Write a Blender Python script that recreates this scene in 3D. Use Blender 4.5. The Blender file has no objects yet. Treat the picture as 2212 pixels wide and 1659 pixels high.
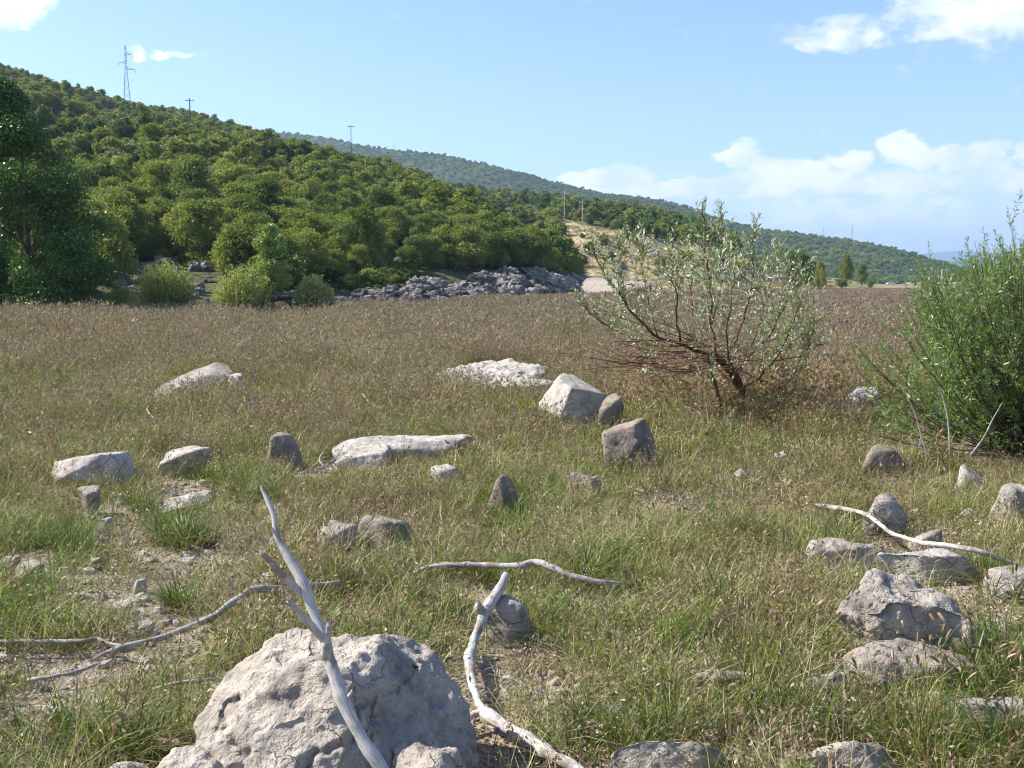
import bpy, math, random
import numpy as np
from mathutils import Vector, Matrix
PI = math.pi
rad = math.radians
random.seed(7)
RNG = np.random.default_rng(7)
scene = bpy.context.scene
COL = scene.collection

# ------------------------------------------------------------------ camera
F_PX, CU, CV, HV, EYE = 2340.0, 1106.0, 829.5, 608.0, 1.7   # photo measured on a 2212 x 1659 grid
PITCH = math.atan((CV - HV) / F_PX)
cd = bpy.data.cameras.new('camera')
cam = bpy.data.objects.new('camera', cd)
COL.objects.link(cam)
cd.sensor_width = 36.0
cd.lens = 36.0 * F_PX / 2212.0
cd.clip_start = 0.05
cd.clip_end = 60000
cam.location = (0, 0, EYE)
cam.rotation_euler = (PI / 2 - PITCH, 0, 0)
scene.camera = cam

# ------------------------------------------------------------------ sky, sun, exposure
SUN_AZ, SUN_EL = rad(-82), rad(43)       # azimuth from +Y towards +X
world = bpy.data.worlds.new('World')
scene.world = world
world.use_nodes = True
SKY_STR, SUN_STR, EXPO = 0.108, 5.0, 1.02
CLOUD_EMIT = 0.68
scene.view_settings.view_transform = 'Standard'
scene.view_settings.look = 'None'
scene.view_settings.exposure = EXPO
scene.view_settings.gamma = 1.0
scene.cycles.filter_width = 1.15
sl = bpy.data.lights.new('sun', 'SUN')
sl.energy = SUN_STR
sl.angle = rad(0.5)
sl.color = (1.0, 0.94, 0.84)
so = bpy.data.objects.new('sun', sl)
COL.objects.link(so)
sd = Vector((math.sin(SUN_AZ) * math.cos(SUN_EL), math.cos(SUN_AZ) * math.cos(SUN_EL), math.sin(SUN_EL)))
so.rotation_euler = sd.to_track_quat('Z', 'Y').to_euler()
so.location = (-20, 5, 30)


class NT:
    """small helper round a node tree"""
    def __init__(s, tree):
        s.t = tree
        tree.nodes.clear()

    def n(s, typ, props=None, **ins):
        nd = s.t.nodes.new(typ)
        for k, v in (props or {}).items():
            setattr(nd, k, v)
        for k, v in ins.items():
            key = int(k[1:]) if k[0] == '_' and k[1:].isdigit() else k.replace('_', ' ')
            s.put(nd.inputs[key], v)
        return nd

    def put(s, sock, v):
        if hasattr(v, 'bl_idname') and hasattr(v, 'outputs'):
            v = v.outputs[0]
        if isinstance(v, bpy.types.NodeSocket):
            s.t.links.new(v, sock)
        else:
            sock.default_value = v

    def m(s, op, a, b=0.0, c=None, clamp=False):
        nd = s.n('ShaderNodeMath', {'operation': op, 'use_clamp': clamp})
        s.put(nd.inputs[0], a)
        s.put(nd.inputs[1], b)
        if c is not None:
            s.put(nd.inputs[2], c)
        return nd.outputs[0]

    def mix(s, f, a, b, mode='MIX'):
        nd = s.n('ShaderNodeMix', {'data_type': 'RGBA', 'blend_type': mode})
        s.put(nd.inputs[0], f)
        s.put(nd.inputs[6], a)
        s.put(nd.inputs[7], b)
        return nd.outputs[2]

    def ramp(s, f, stops, interp='LINEAR'):
        nd = s.n('ShaderNodeValToRGB')
        cr = nd.color_ramp
        cr.interpolation = interp
        while len(cr.elements) < len(stops):
            cr.elements.new(0.5)
        for e, (p, c) in zip(cr.elements, stops):
            e.position = p
            e.color = c if len(c) == 4 else (*c, 1)
        s.put(nd.inputs[0], f)
        return nd.outputs[0]

    def sstep(s, x, a, b):
        nd = s.n('ShaderNodeMapRange', {'interpolation_type': 'SMOOTHSTEP'})
        s.put(nd.inputs[0], x)
        s.put(nd.inputs[1], a)
        s.put(nd.inputs[2], b)
        s.put(nd.inputs[3], 0.0)
        s.put(nd.inputs[4], 1.0)
        return nd.outputs[0]

    def noise(s, vec, scale, detail=4, rough=0.5, dist=0.0):
        nd = s.n('ShaderNodeTexNoise', None, Scale=scale, Detail=detail, Roughness=rough, Distortion=dist)
        if vec is not None:
            s.put(nd.inputs['Vector'], vec)
        return nd.outputs[0]


def build_sky():
    T = NT(world.node_tree)
    out = T.n('ShaderNodeOutputWorld')
    sky = T.n('ShaderNodeTexSky', {'sky_type': 'NISHITA', 'sun_disc': False, 'sun_elevation': SUN_EL,
                                   'sun_rotation': SUN_AZ, 'altitude': 500.0, 'air_density': 1.0,
                                   'dust_density': 1.2, 'ozone_density': 2.2})
    skycol = T.mix(1.0, sky.outputs[0], (SKY_STR * .93, SKY_STR * .97, SKY_STR * 1.12, 1), 'MULTIPLY')
    tc = T.n('ShaderNodeTexCoord')
    sep = T.n('ShaderNodeSeparateXYZ', None, _0=tc.outputs['Generated'])
    x, y, z = sep.outputs
    az = T.m('ARCTAN2', x, y)
    el = T.m('ARCSINE', z)
    # clouds drift over the whole dome: direction-space noise, gathered where the photograph has them
    P = T.n('ShaderNodeCombineXYZ', None, _0=az, _1=T.m('MULTIPLY', el, 1.7), _2=0.0).outputs[0]
    # wobble so edges are ragged
    w1 = T.m('SUBTRACT', T.noise(P, 22, 6, 0.6), 0.5)
    P2 = T.n('ShaderNodeVectorMath', {'operation': 'ADD'}, _0=P, _1=(3.7, 1.3, 0.4)).outputs[0]
    w2 = T.m('SUBTRACT', T.noise(P2, 22, 6, 0.6), 0.5)
    azw = T.m('ADD', az, T.m('MULTIPLY', w1, 0.05))
    elw = T.m('ADD', el, T.m('MULTIPLY', w2, 0.034))

    def ell(u, v, ru, rv, k, wob=True):
        a0 = math.atan2(u - CU, F_PX)
        e0 = math.atan2(HV - v, math.hypot(F_PX, u - CU)) * 0.995
        dx = T.m('DIVIDE', T.m('SUBTRACT', azw if wob else az, a0), ru / F_PX)
        dy = T.m('DIVIDE', T.m('SUBTRACT', elw if wob else el, e0), rv / F_PX)
        d = T.m('ADD', T.m('MULTIPLY', dx, dx), T.m('MULTIPLY', dy, dy))
        return T.m('MULTIPLY', T.sstep(d, 1.35, 0.0), k)
    cl = [(10, 8, 120, 56, 1.1), (2120, 30, 230, 85, .62), (1800, 85, 140, 44, .5), (1930, 70, 100, 34, .42), (312, 124, 26, 17, .5), (402, 127, 56, 10, .6),
          (1585, 345, 50, 32, 1.0), (1690, 368, 110, 24, .8), (1640, 360, 70, 28, .8), (1820, 355, 60, 26, .85), (1940, 328, 55, 30, 1.1), (1990, 345, 60, 30, 1.0), (2060, 350, 60, 26, 1.15), (2120, 330, 50, 26, .9), (2205, 330, 40, 20, .9),
          (1260, 388, 70, 20, .95), (1350, 384, 70, 26, .95), (1440, 402, 60, 16, .8), (1520, 396, 60, 16, .85), (1480, 420, 130, 24, .75), (1350, 405, 120, 22, .75), (1650, 400, 200, 34, .62),
          (1900, 395, 200, 36, .58), (2160, 458, 80, 20, .8), (2000, 430, 50, 12, .6), (1860, 470, 160, 26, .42), (2120, 390, 160, 40, .5),
          (-700, 150, 420, 90, .9), (-1500, -300, 600, 200, .9), (3200, 200, 600, 120, .9), (2700, 420, 380, 60, .7), (4200, -100, 700, 260, .8)]
    tot = None
    for c in cl:
        e = ell(*c)
        tot = e if tot is None else T.m('MAXIMUM', tot, e)
    band = T.m('MULTIPLY', T.m('MULTIPLY', T.sstep(azw, rad(2), rad(14)), T.sstep(elw, rad(6.8), rad(4.4))), 0.36)
    tot = T.m('MAXIMUM', tot, band)
    det = T.noise(P, 34, 9, 0.6, 0.2)
    body = T.m('ADD', tot, T.m('MULTIPLY', T.m('SUBTRACT', det, 0.5), 1.25))
    dens = T.m('MULTIPLY', T.sstep(body, 0.1, 0.72), 0.93)
    shade = T.noise(P2, 16, 5, 0.6)
    ccol = T.mix(T.sstep(shade, 0.35, 0.62), (0.66, 0.76, 0.90, 1), (1.0, 0.97, 0.955, 1))
    ccol = T.mix(1.0, ccol, (CLOUD_EMIT,) * 3 + (1,), 'MULTIPLY')
    col = T.mix(dens, skycol, ccol)
    bg = T.n('ShaderNodeBackground', None, Color=col, Strength=1.0)
    T.put(out.inputs[0], bg)


build_sky()

# ------------------------------------------------------------------ numeric helpers
_perm = np.random.default_rng(3).permutation(256)
_perm = np.concatenate([_perm, _perm, _perm])
_g = np.random.default_rng(4).normal(size=(256, 3))
_g /= np.linalg.norm(_g, axis=1)[:, None]


def pnoise(P):
    P = np.asarray(P, float)
    i = np.floor(P).astype(np.int64)
    f = P - i
    i &= 255
    u = f * f * f * (f * (f * 6 - 15) + 10)
    r = 0
    for dx in (0, 1):
        wx = u[:, 0] if dx else 1 - u[:, 0]
        for dy in (0, 1):
            wy = u[:, 1] if dy else 1 - u[:, 1]
            for dz in (0, 1):
                wz = u[:, 2] if dz else 1 - u[:, 2]
                h = _perm[_perm[_perm[i[:, 0] + dx] + i[:, 1] + dy] + i[:, 2] + dz]
                g = _g[h]
                d = g[:, 0] * (f[:, 0] - dx) + g[:, 1] * (f[:, 1] - dy) + g[:, 2] * (f[:, 2] - dz)
                r = r + wx * wy * wz * d
    return r * 1.5


def fbm(P, o=4, gain=.5, lac=2.03):
    a, s, r = 1, 0, 0
    P = np.asarray(P, float)
    for k in range(o):
        r = r + a * pnoise(P + 17.3 * k)
        a *= gain
        P = P * lac
    return r


def ridged(P, o=4, gain=.5):
    a, r = 1, 0
    P = np.asarray(P, float)
    for k in range(o):
        r = r + a * (1 - np.abs(pnoise(P + 9.1 * k)) * 2.2)
        a *= gain
        P = P * 2.1
    return r


def XY(x, y, s=1.0, z=0.0):
    x = np.atleast_1d(np.asarray(x, float))
    y = np.atleast_1d(np.asarray(y, float))
    return np.stack([x * s, y * s, np.full_like(x, z)], 1)


def gz(x, y):
    """height of the ground sheet"""
    x = np.atleast_1d(np.asarray(x, float))
    y = np.atleast_1d(np.asarray(y, float))
    d = np.hypot(x, y)
    h = 0.06 * pnoise(XY(x, y, .45)) + 0.03 * pnoise(XY(x, y, 1.7, 5)) * np.clip(1.5 - d / 30, 0, 1)
    h = h + 0.16 * pnoise(XY(x, y, .09, 2)) * np.clip((d - 8) / 20, 0, 1)
    # low spit of land beyond the field on the right
    u = CU + F_PX * x / np.maximum(y, 1)
    m = np.clip((u - 1560) / 200, 0, 1) * np.clip((1915 - u) / 120, 0, 1) * np.clip((y - 215) / 70, 0, 1) * np.clip((430 - y) / 100, 0, 1)
    m = np.where(y > 5, m, 0)
    return h + 2.6 * m * m * (3 - 2 * m)


def gz1(x, y):
    return float(gz(x, y)[0])


def ray(u, v):
    cx, cy = (u - CU) / F_PX, (CV - v) / F_PX
    return np.array([cx, cy * math.sin(PITCH) + math.cos(PITCH), cy * math.cos(PITCH) - math.sin(PITCH)])


def slope(v):
    cy = (CV - np.asarray(v, float)) / F_PX
    return (cy * math.cos(PITCH) - math.sin(PITCH)) / (cy * math.sin(PITCH) + math.cos(PITCH))


def wide(v):
    return 1.0 / (F_PX * ((CV - v) / F_PX * math.sin(PITCH) + math.cos(PITCH)))


def at(u, v, y):
    d = ray(u, v)
    return np.array([0, 0, EYE]) + d * (y / d[1])


def G(u, v):
    d = ray(u, v)
    z = 0.0
    for _ in range(12):
        t = (z - EYE) / d[2]
        z = gz1(d[0] * t, d[1] * t)
    return np.array([d[0] * t, d[1] * t, z])


def pix(P):
    P = np.atleast_2d(P)
    q = P - np.array([0, 0, EYE])
    fw = q[:, 1] * math.cos(PITCH) - q[:, 2] * math.sin(PITCH)
    up = q[:, 1] * math.sin(PITCH) + q[:, 2] * math.cos(PITCH)
    return np.stack([CU + F_PX * q[:, 0] / fw, CV - F_PX * up / fw], 1)


# ------------------------------------------------------------------ mesh helpers
class MB:
    """collects quads with a random value (r), a height value (h) and a kind value (s)"""
    def __init__(s):
        s.V, s.F, s.r, s.h, s.s, s.m, s.n = [], [], [], [], [], [], 0

    def add(s, V, F, r=0.5, h=0.5, k=0.0, m=0):
        V = np.asarray(V, float).reshape(-1, 3)
        F = np.asarray(F, int).reshape(-1, 4)
        s.V.append(V)
        s.F.append(F + s.n)
        n = len(V)
        s.r.append(np.broadcast_to(np.asarray(r, float), (n,)))
        s.h.append(np.broadcast_to(np.asarray(h, float), (n,)))
        s.s.append(np.broadcast_to(np.asarray(k, float), (n,)))
        s.m.append(np.full(len(F), m))
        s.n += n

    def mesh(s, name, mats, smooth=False):
        return mk(name, np.concatenate(s.V), np.concatenate(s.F), mats, smooth, np.concatenate(s.m),
                  {'r': np.concatenate(s.r), 'h': np.concatenate(s.h), 's': np.concatenate(s.s)})


def mk(name, V, F, mats, smooth=False, fm=None, attrs=None):
    me = bpy.data.meshes.new(name)
    V = np.ascontiguousarray(V, np.float32)
    F = np.ascontiguousarray(F, np.int32)
    n, k = F.shape
    me.vertices.add(len(V))
    me.vertices.foreach_set('co', V.ravel())
    me.loops.add(n * k)
    me.loops.foreach_set('vertex_index', F.ravel())
    me.polygons.add(n)
    me.polygons.foreach_set('loop_start', np.arange(0, n * k, k, dtype=np.int32))
    me.polygons.foreach_set('loop_total', np.full(n, k, np.int32))
    if fm is not None:
        me.polygons.foreach_set('material_index', np.ascontiguousarray(fm, np.int32))
    me.polygons.foreach_set('use_smooth', np.full(n, bool(smooth)))
    for a, v in (attrs or {}).items():
        at_ = me.attributes.new(a, 'FLOAT', 'POINT')
        at_.data.foreach_set('value', np.ascontiguousarray(v, np.float32))
    for m in (mats if isinstance(mats, (list, tuple)) else [mats]):
        me.materials.append(m)
    me.update(calc_edges=True)
    me.validate()
    return me


def link(name, me, parent=None, loc=None):
    o = bpy.data.objects.new(name, me)
    COL.objects.link(o)
    if parent is not None:
        o.parent = parent
    if loc is not None:
        o.location = loc
    return o


def tag(o, label, cat, group=None):
    o['label'] = label
    o['category'] = cat
    if group:
        o['group'] = group
    return o


def struct(o, kind='structure', label=None, cat=None):
    o['kind'] = kind
    if label:
        o['label'] = label
    if cat:
        o['category'] = cat
    return o


def thing(name, label, cat, loc=(0, 0, 0), rz=0.0, group=None, scale=None):
    o = bpy.data.objects.new(name, None)
    o.empty_display_size = 0.2
    COL.objects.link(o)
    o.location = loc
    o.rotation_euler = (0, 0, rz)
    if scale is not None:
        o.scale = scale if hasattr(scale, '__len__') else (scale,) * 3
    return tag(o, label, cat, group)


def smooth_path(P, n):
    """Catmull-Rom through rows of P (any width)"""
    P = np.asarray(P, float)
    Q = np.vstack([2 * P[0] - P[1], P, 2 * P[-1] - P[-2]])
    out = []
    for t in np.linspace(0, len(P) - 1 - 1e-6, n):
        i = int(t)
        f = t - i
        a, b, c, d = Q[i:i + 4]
        out.append(0.5 * ((2 * b) + (-a + c) * f + (2 * a - 5 * b + 4 * c - d) * f * f + (-a + 3 * b - 3 * c + d) * f ** 3))
    return np.array(out)


def tube(P, R, sides=6, cap=True):
    P = np.asarray(P, float)
    n = len(P)
    R = np.broadcast_to(np.asarray(R, float), (n,)).copy()
    T = np.gradient(P, axis=0)
    T /= np.linalg.norm(T, axis=1)[:, None] + 1e-9
    ref = np.array([0.31, 0.17, 0.93]) if abs(T[0, 2]) < .8 else np.array([0.9, 0.4, 0.1])
    V = []
    a = np.linspace(0, 2 * PI, sides, endpoint=False)
    U = np.cross(T[0], ref)
    U /= np.linalg.norm(U)
    for i in range(n):
        U = U - T[i] * U.dot(T[i])
        U /= np.linalg.norm(U) + 1e-9
        W = np.cross(T[i], U)
        V.append(P[i] + R[i] * (np.cos(a)[:, None] * U + np.sin(a)[:, None] * W))
    F = []
    for i in range(n - 1):
        for j in range(sides):
            k = (j + 1) % sides
            F.append((i * sides + j, i * sides + k, (i + 1) * sides + k, (i + 1) * sides + j))
    V = np.concatenate(V)
    if cap:
        c0 = len(V)
        V = np.vstack([V, P[0] - T[0] * R[0] * .3, P[-1] + T[-1] * R[-1] * .3])
        b = (n - 1) * sides
        for j in range(0, sides - 1, 2):
            F.append((j, c0, (j + 2) % sides, j + 1))
            F.append((b + j, b + j + 1, b + (j + 2) % sides, c0 + 1))
        if sides % 2:
            pass
    return V, np.array(F)


def box(mb, c, s, rz=0.0, k=0, m=0):
    x, y, z = s[0] / 2, s[1] / 2, s[2] / 2
    V = np.array([(a, b, d) for d in (-z, z) for b in (-y, y) for a in (-x, x)], float)
    ca, sa = math.cos(rz), math.sin(rz)
    V = V @ np.array([[ca, sa, 0], [-sa, ca, 0], [0, 0, 1]]) + np.array(c)
    mb.add(V, [(0, 2, 3, 1), (4, 5, 7, 6), (0, 1, 5, 4), (2, 6, 7, 3), (0, 4, 6, 2), (1, 3, 7, 5)], k=k, m=m)


_ico = {}


def ico(n):
    if n not in _ico:
        import bmesh
        bm = bmesh.new()
        bmesh.ops.create_icosphere(bm, subdivisions=n, radius=1)
        V = np.array([v.co[:] for v in bm.verts])
        F = np.array([[v.index for v in f.verts] for f in bm.faces])
        bm.free()
        V /= np.linalg.norm(V, axis=1)[:, None]
        _ico[n] = (V, F)
    return _ico[n]


# ------------------------------------------------------------------ materials
def mat(name):
    m = bpy.data.materials.new(name)
    m.use_nodes = True
    T = NT(m.node_tree)
    out = T.n('ShaderNodeOutputMaterial')
    return m, T, out


def foliage_mat(name, stops, transl=0.3, rough=0.55, spec=0.25, back=None, inst=False, seed=None, base=None, patch=1.0):
    """leaf or blade material: per-leaf value r and per-object random choose along a ramp of real leaf colours"""
    m, T, out = mat(name)
    r = T.n('ShaderNodeAttribute', {'attribute_name': 'r'}).outputs['Fac']
    if inst:
        o = T.n('ShaderNodeAttribute', {'attribute_name': 'dry', 'attribute_type': 'INSTANCER'}).outputs['Fac']
        f = T.m('ADD', o, T.m('MULTIPLY', T.m('SUBTRACT', r, .5), .85), clamp=True)
    else:
        o = T.n('ShaderNodeObjectInfo').outputs['Random']
        f = T.m('ADD', T.m('MULTIPLY', o, .62 * patch), T.m('MULTIPLY', r, .38), clamp=True)
    col = T.ramp(f, stops)
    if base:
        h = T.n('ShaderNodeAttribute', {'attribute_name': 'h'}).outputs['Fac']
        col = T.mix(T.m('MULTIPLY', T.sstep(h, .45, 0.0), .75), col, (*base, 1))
    if seed:
        s = T.n('ShaderNodeAttribute', {'attribute_name': 's'}).outputs['Fac']
        r2 = T.mix(r, (*seed[0], 1), (*seed[1], 1))
        col = T.mix(s, col, r2)
    if back:
        g = T.n('ShaderNodeNewGeometry').outputs['Backfacing']
        col = T.mix(T.m('MULTIPLY', g, back[0]), col, (*back[1], 1))
    p = T.n('ShaderNodeBsdfPrincipled', None, Base_Color=col, Roughness=rough)
    p.inputs['Specular IOR Level'].default_value = spec
    tr = T.n('ShaderNodeBsdfTranslucent', None, Color=T.mix(1.0, col, (1.0, 1.12, .6, 1), 'MULTIPLY'))
    mx = T.n('ShaderNodeMixShader', None, _0=transl, _1=p.outputs[0], _2=tr.outputs[0])
    T.put(out.inputs[0], mx)
    return m


def wood_mat(name, c1, c2, scale=60, bump=.4, rough=.8):
    m, T, out = mat(name)
    tc = T.n('ShaderNodeTexCoord').outputs['Object']
    h = T.n('ShaderNodeAttribute', {'attribute_name': 'h'}).outputs['Fac']
    r = T.n('ShaderNodeAttribute', {'attribute_name': 'r'}).outputs['Fac']
    # grain runs along the stem: h counts metres along, r goes round it
    P = T.n('ShaderNodeCombineXYZ', None, _0=T.m('MULTIPLY', h, 6.0), _1=T.m('MULTIPLY', r, 9.0), _2=0.0).outputs[0]
    g = T.noise(P, 3.0, 6, .65, .4)
    n = T.noise(tc, scale * .3, 5, .6)
    c = T.mix(T.sstep(g, .36, .56), (*c2, 1), (*c1, 1))
    pt = T.noise(tc, scale * .12, 4, .6, .6)
    c = T.mix(T.m('MULTIPLY', T.sstep(pt, .56, .62), .75), c, (*[c2[0] * .85, c2[1] * .68, c2[2] * .52], 1))
    c = T.mix(T.m('MULTIPLY', T.sstep(n, .5, .7), .6), c, (*[x * .55 for x in c2], 1))
    p = T.n('ShaderNodeBsdfPrincipled', None, Base_Color=c, Roughness=rough)
    p.inputs['Specular IOR Level'].default_value = .2
    b = T.n('ShaderNodeBump', None, Strength=bump * .6, Distance=.003, Height=T.m('ADD', g, T.m('MULTIPLY', n, .4)))
    T.put(p.inputs['Normal'], b)
    T.put(out.inputs[0], p)
    return m


def rock_mat(name, light, mid, dark, sc=1.0, bump=1.0, strata=0.0, stain=.35):
    m, T, out = mat(name)
    tc = T.n('ShaderNodeTexCoord').outputs['Object']
    oi = T.n('ShaderNodeObjectInfo').outputs['Random']
    off = T.n('ShaderNodeVectorMath', {'operation': 'ADD'}, _0=tc, _1=T.n('ShaderNodeCombineXYZ', None, _0=T.m('MULTIPLY', oi, 37.0), _1=oi, _2=T.m('MULTIPLY', oi, 11.0)).outputs[0]).outputs[0]
    a = T.noise(off, 3.2 * sc, 7, .62, .4)
    b = T.noise(off, 17 * sc, 6, .6)
    c = T.noise(off, 70 * sc, 4, .6)
    col = T.ramp(a, [(.30, dark), (.46, mid), (.62, light), (.8, tuple(x * 1.08 for x in light))])
    col = T.mix(T.m('MULTIPLY', T.sstep(b, .52, .72), stain), col, (*dark, 1))
    col = T.mix(T.m('MULTIPLY', T.sstep(c, .56, .7), .35), col, (*[x * .6 for x in dark], 1))
    vo = T.n('ShaderNodeTexVoronoi', {'feature': 'DISTANCE_TO_EDGE'}, Scale=3.4 * sc)
    wv = T.n('ShaderNodeVectorMath', {'operation': 'ADD'}, _0=off, _1=T.n('ShaderNodeVectorMath', {'operation': 'SCALE'}, _0=T.n('ShaderNodeTexNoise', None, Vector=off, Scale=5 * sc, Detail=5.0).outputs[1], Scale=.22 / sc).outputs[0]).outputs[0]
    T.put(vo.inputs['Vector'], wv)
    crack = T.sstep(vo.outputs['Distance'], .0, .022)
    gate = T.sstep(T.noise(off, 1.7 * sc, 2, .5), .47, .56)
    crack = T.m('SUBTRACT', 1.0, T.m('MULTIPLY', T.m('SUBTRACT', 1.0, crack), gate))
    pit = T.n('ShaderNodeTexVoronoi', {'feature': 'F1'}, Scale=24 * sc, Vector=wv)
    pits = T.sstep(pit.outputs['Distance'], .0, .5)
    hgt = T.m('ADD', T.m('MULTIPLY', b, .9), T.m('MULTIPLY', c, .30))
    hgt = T.m('ADD', hgt, T.m('MULTIPLY', crack, .55))
    hgt = T.m('ADD', hgt, T.m('MULTIPLY', pits, .22))
    if strata:
        sp = T.n('ShaderNodeMapping', None, Vector=off)
        sp.inputs['Scale'].default_value = (1.2, 1.2, 14)
        st = T.noise(sp.outputs[0], 1.6 * sc, 4, .6, .2)
        hgt = T.m('ADD', hgt, T.m('MULTIPLY', st, strata))
        col = T.mix(T.m('MULTIPLY', T.sstep(st, .5, .35), .4), col, (*dark, 1))
    p = T.n('ShaderNodeBsdfPrincipled', None, Base_Color=col, Roughness=.9)
    p.inputs['Specular IOR Level'].default_value = .15
    bp = T.n('ShaderNodeBump', None, Strength=.85 * bump, Distance=.03 / sc, Height=hgt)
    T.put(p.inputs['Normal'], bp)
    T.put(out.inputs[0], p)
    return m


M = {}
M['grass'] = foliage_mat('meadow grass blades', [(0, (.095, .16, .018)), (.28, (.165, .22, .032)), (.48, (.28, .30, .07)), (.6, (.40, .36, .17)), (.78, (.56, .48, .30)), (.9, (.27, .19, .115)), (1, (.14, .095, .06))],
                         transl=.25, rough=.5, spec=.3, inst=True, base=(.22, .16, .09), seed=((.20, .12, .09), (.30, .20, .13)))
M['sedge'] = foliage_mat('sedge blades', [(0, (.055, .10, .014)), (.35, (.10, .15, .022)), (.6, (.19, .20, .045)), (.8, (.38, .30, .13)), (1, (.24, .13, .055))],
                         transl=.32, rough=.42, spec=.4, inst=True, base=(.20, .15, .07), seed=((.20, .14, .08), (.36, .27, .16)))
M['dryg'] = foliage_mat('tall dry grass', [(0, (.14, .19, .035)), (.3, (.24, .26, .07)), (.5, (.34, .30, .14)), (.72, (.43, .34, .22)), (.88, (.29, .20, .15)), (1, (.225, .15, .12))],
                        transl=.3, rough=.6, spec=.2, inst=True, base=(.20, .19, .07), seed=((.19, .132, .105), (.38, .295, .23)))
M['litter'] = foliage_mat('dead grass litter', [(0, (.20, .16, .08)), (.35, (.33, .26, .16)), (.6, (.52, .45, .33)), (.8, (.24, .16, .10)), (1, (.12, .075, .05))], transl=.15, rough=.7, spec=.15, inst=True)
M['leaf_oak'] = foliage_mat('yellowish oak leaves', [(0, (.13, .165, .034)), (.4, (.20, .235, .05)), (.75, (.27, .29, .066)), (1, (.34, .30, .10))], transl=.34, spec=.12)
M['leaf_mid'] = foliage_mat('mid green leaves', [(0, (.085, .13, .03)), (.5, (.14, .19, .042)), (1, (.21, .25, .06))], transl=.32, spec=.12)
M['leaf_dark'] = foliage_mat('dark green leaves', [(0, (.06, .105, .024)), (.5, (.10, .155, .034)), (1, (.15, .20, .045))], transl=.3, rough=.5, spec=.2)
M['leaf_gray'] = foliage_mat('greyish green leaves', [(0, (.17, .20, .08)), (.5, (.24, .26, .12)), (1, (.32, .31, .16))], transl=.3)
M['poplar'] = foliage_mat('glossy poplar leaves', [(0, (.05, .11, .018)), (.5, (.085, .165, .026)), (1, (.14, .23, .045))], transl=.36, rough=.34, spec=.4)
M['young'] = foliage_mat('pale poplar leaves', [(0, (.17, .27, .06)), (.5, (.26, .35, .09)), (1, (.38, .42, .2))], transl=.35, rough=.35, spec=.5)
M['feather'] = foliage_mat('feathery shrub leaves', [(0, (.30, .34, .09)), (.5, (.40, .43, .15)), (1, (.50, .48, .24))], transl=.35, spec=.12)
M['silver'] = foliage_mat('silver willow leaves', [(0, (.14, .19, .055)), (.5, (.22, .27, .10)), (.85, (.36, .38, .22)), (1, (.42, .36, .12))], transl=.3, rough=.38, spec=.5,
                          back=(.85, (.60, .62, .48)), patch=0.3)
M['willow'] = foliage_mat('green willow leaves', [(0, (.10, .165, .014)), (.45, (.17, .24, .024)), (.8, (.25, .30, .045)), (1, (.40, .34, .08))], transl=.38, rough=.36, spec=.5,
                          back=(.7, (.26, .34, .22)), patch=0.3)
M['twig_red'] = wood_mat('reddish willow twigs', (.17, .075, .05), (.09, .04, .03), 60, .3)
M['twig_brown'] = wood_mat('brown bark', (.13, .10, .07), (.06, .045, .03), 30, .5)
M['drift'] = wood_mat('bleached driftwood', (.52, .49, .46), (.24, .215, .19), 50, .7)
M['drift_gray'] = wood_mat('grey driftwood', (.40, .37, .345), (.20, .18, .165), 50, .7)
M['rock'] = rock_mat('beige limestone', (.42, .37, .31), (.31, .275, .235), (.16, .14, .12), 2.2, 1.5, stain=.55)
M['rock_big'] = rock_mat('boulder limestone', (.46, .405, .34), (.36, .315, .265), (.17, .155, .135), 2.0, 1.5, stain=.5)
M['rock_w'] = rock_mat('pale limestone', (.50, .465, .41), (.40, .365, .315), (.22, .195, .165), 2.2, 1.5, stain=.55)
M['rock_b'] = rock_mat('brown limestone', (.30, .255, .20), (.23, .195, .155), (.13, .11, .09), 2.2, 1.5, stain=.55)
M['rock_far'] = rock_mat('grey shore limestone', (.44, .41, .375), (.27, .25, .225), (.11, .10, .09), .25, 1.6, strata=1.2, stain=.6)
M['slab_pink'] = rock_mat('pinkish smooth slab', (.34, .295, .265), (.30, .26, .23), (.22, .19, .17), .15, .7)


def plain(name, c, rough=.6, metal=0.0, var=.15, sc=3.0):
    m, T, out = mat(name)
    tc = T.n('ShaderNodeTexCoord').outputs['Object']
    n = T.noise(tc, sc, 5, .6)
    col = T.mix(n, (*[x * (1 - var) for x in c], 1), (*[min(1, x * (1 + var)) for x in c], 1))
    p = T.n('ShaderNodeBsdfPrincipled', None, Base_Color=col, Roughness=rough, Metallic=metal)
    T.put(out.inputs[0], p)
    return m


M['steel'] = plain('galvanised steel', (.42, .40, .40), .5, .3)
M['polewood'] = plain('tarred wooden pole', (.07, .055, .045), .9)
M['concrete'] = plain('weathered concrete pole', (.48, .45, .40), .9)
M['carpaint'] = plain('white car paint', (.80, .81, .82), .25, 0, .02)
M['glass'] = plain('dark car window', (.03, .04, .05), .08, 0, .1)
M['tyre'] = plain('black tyre rubber', (.03, .03, .03), .8)
M['skin'] = plain('skin', (.45, .28, .2), .6)
M['shirt'] = plain('white shirt', (.75, .75, .75), .8)
M['trousers'] = plain('dark trousers', (.06, .07, .10), .8)
M['ceramic'] = plain('brown insulator', (.16, .08, .05), .3)
M['petal'] = plain('pink thistle petals', (.55, .34, .52), .7, 0, .2, 80)
M['petal_w'] = plain('white petals', (.8, .8, .76), .7, 0, .05, 80)


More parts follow.
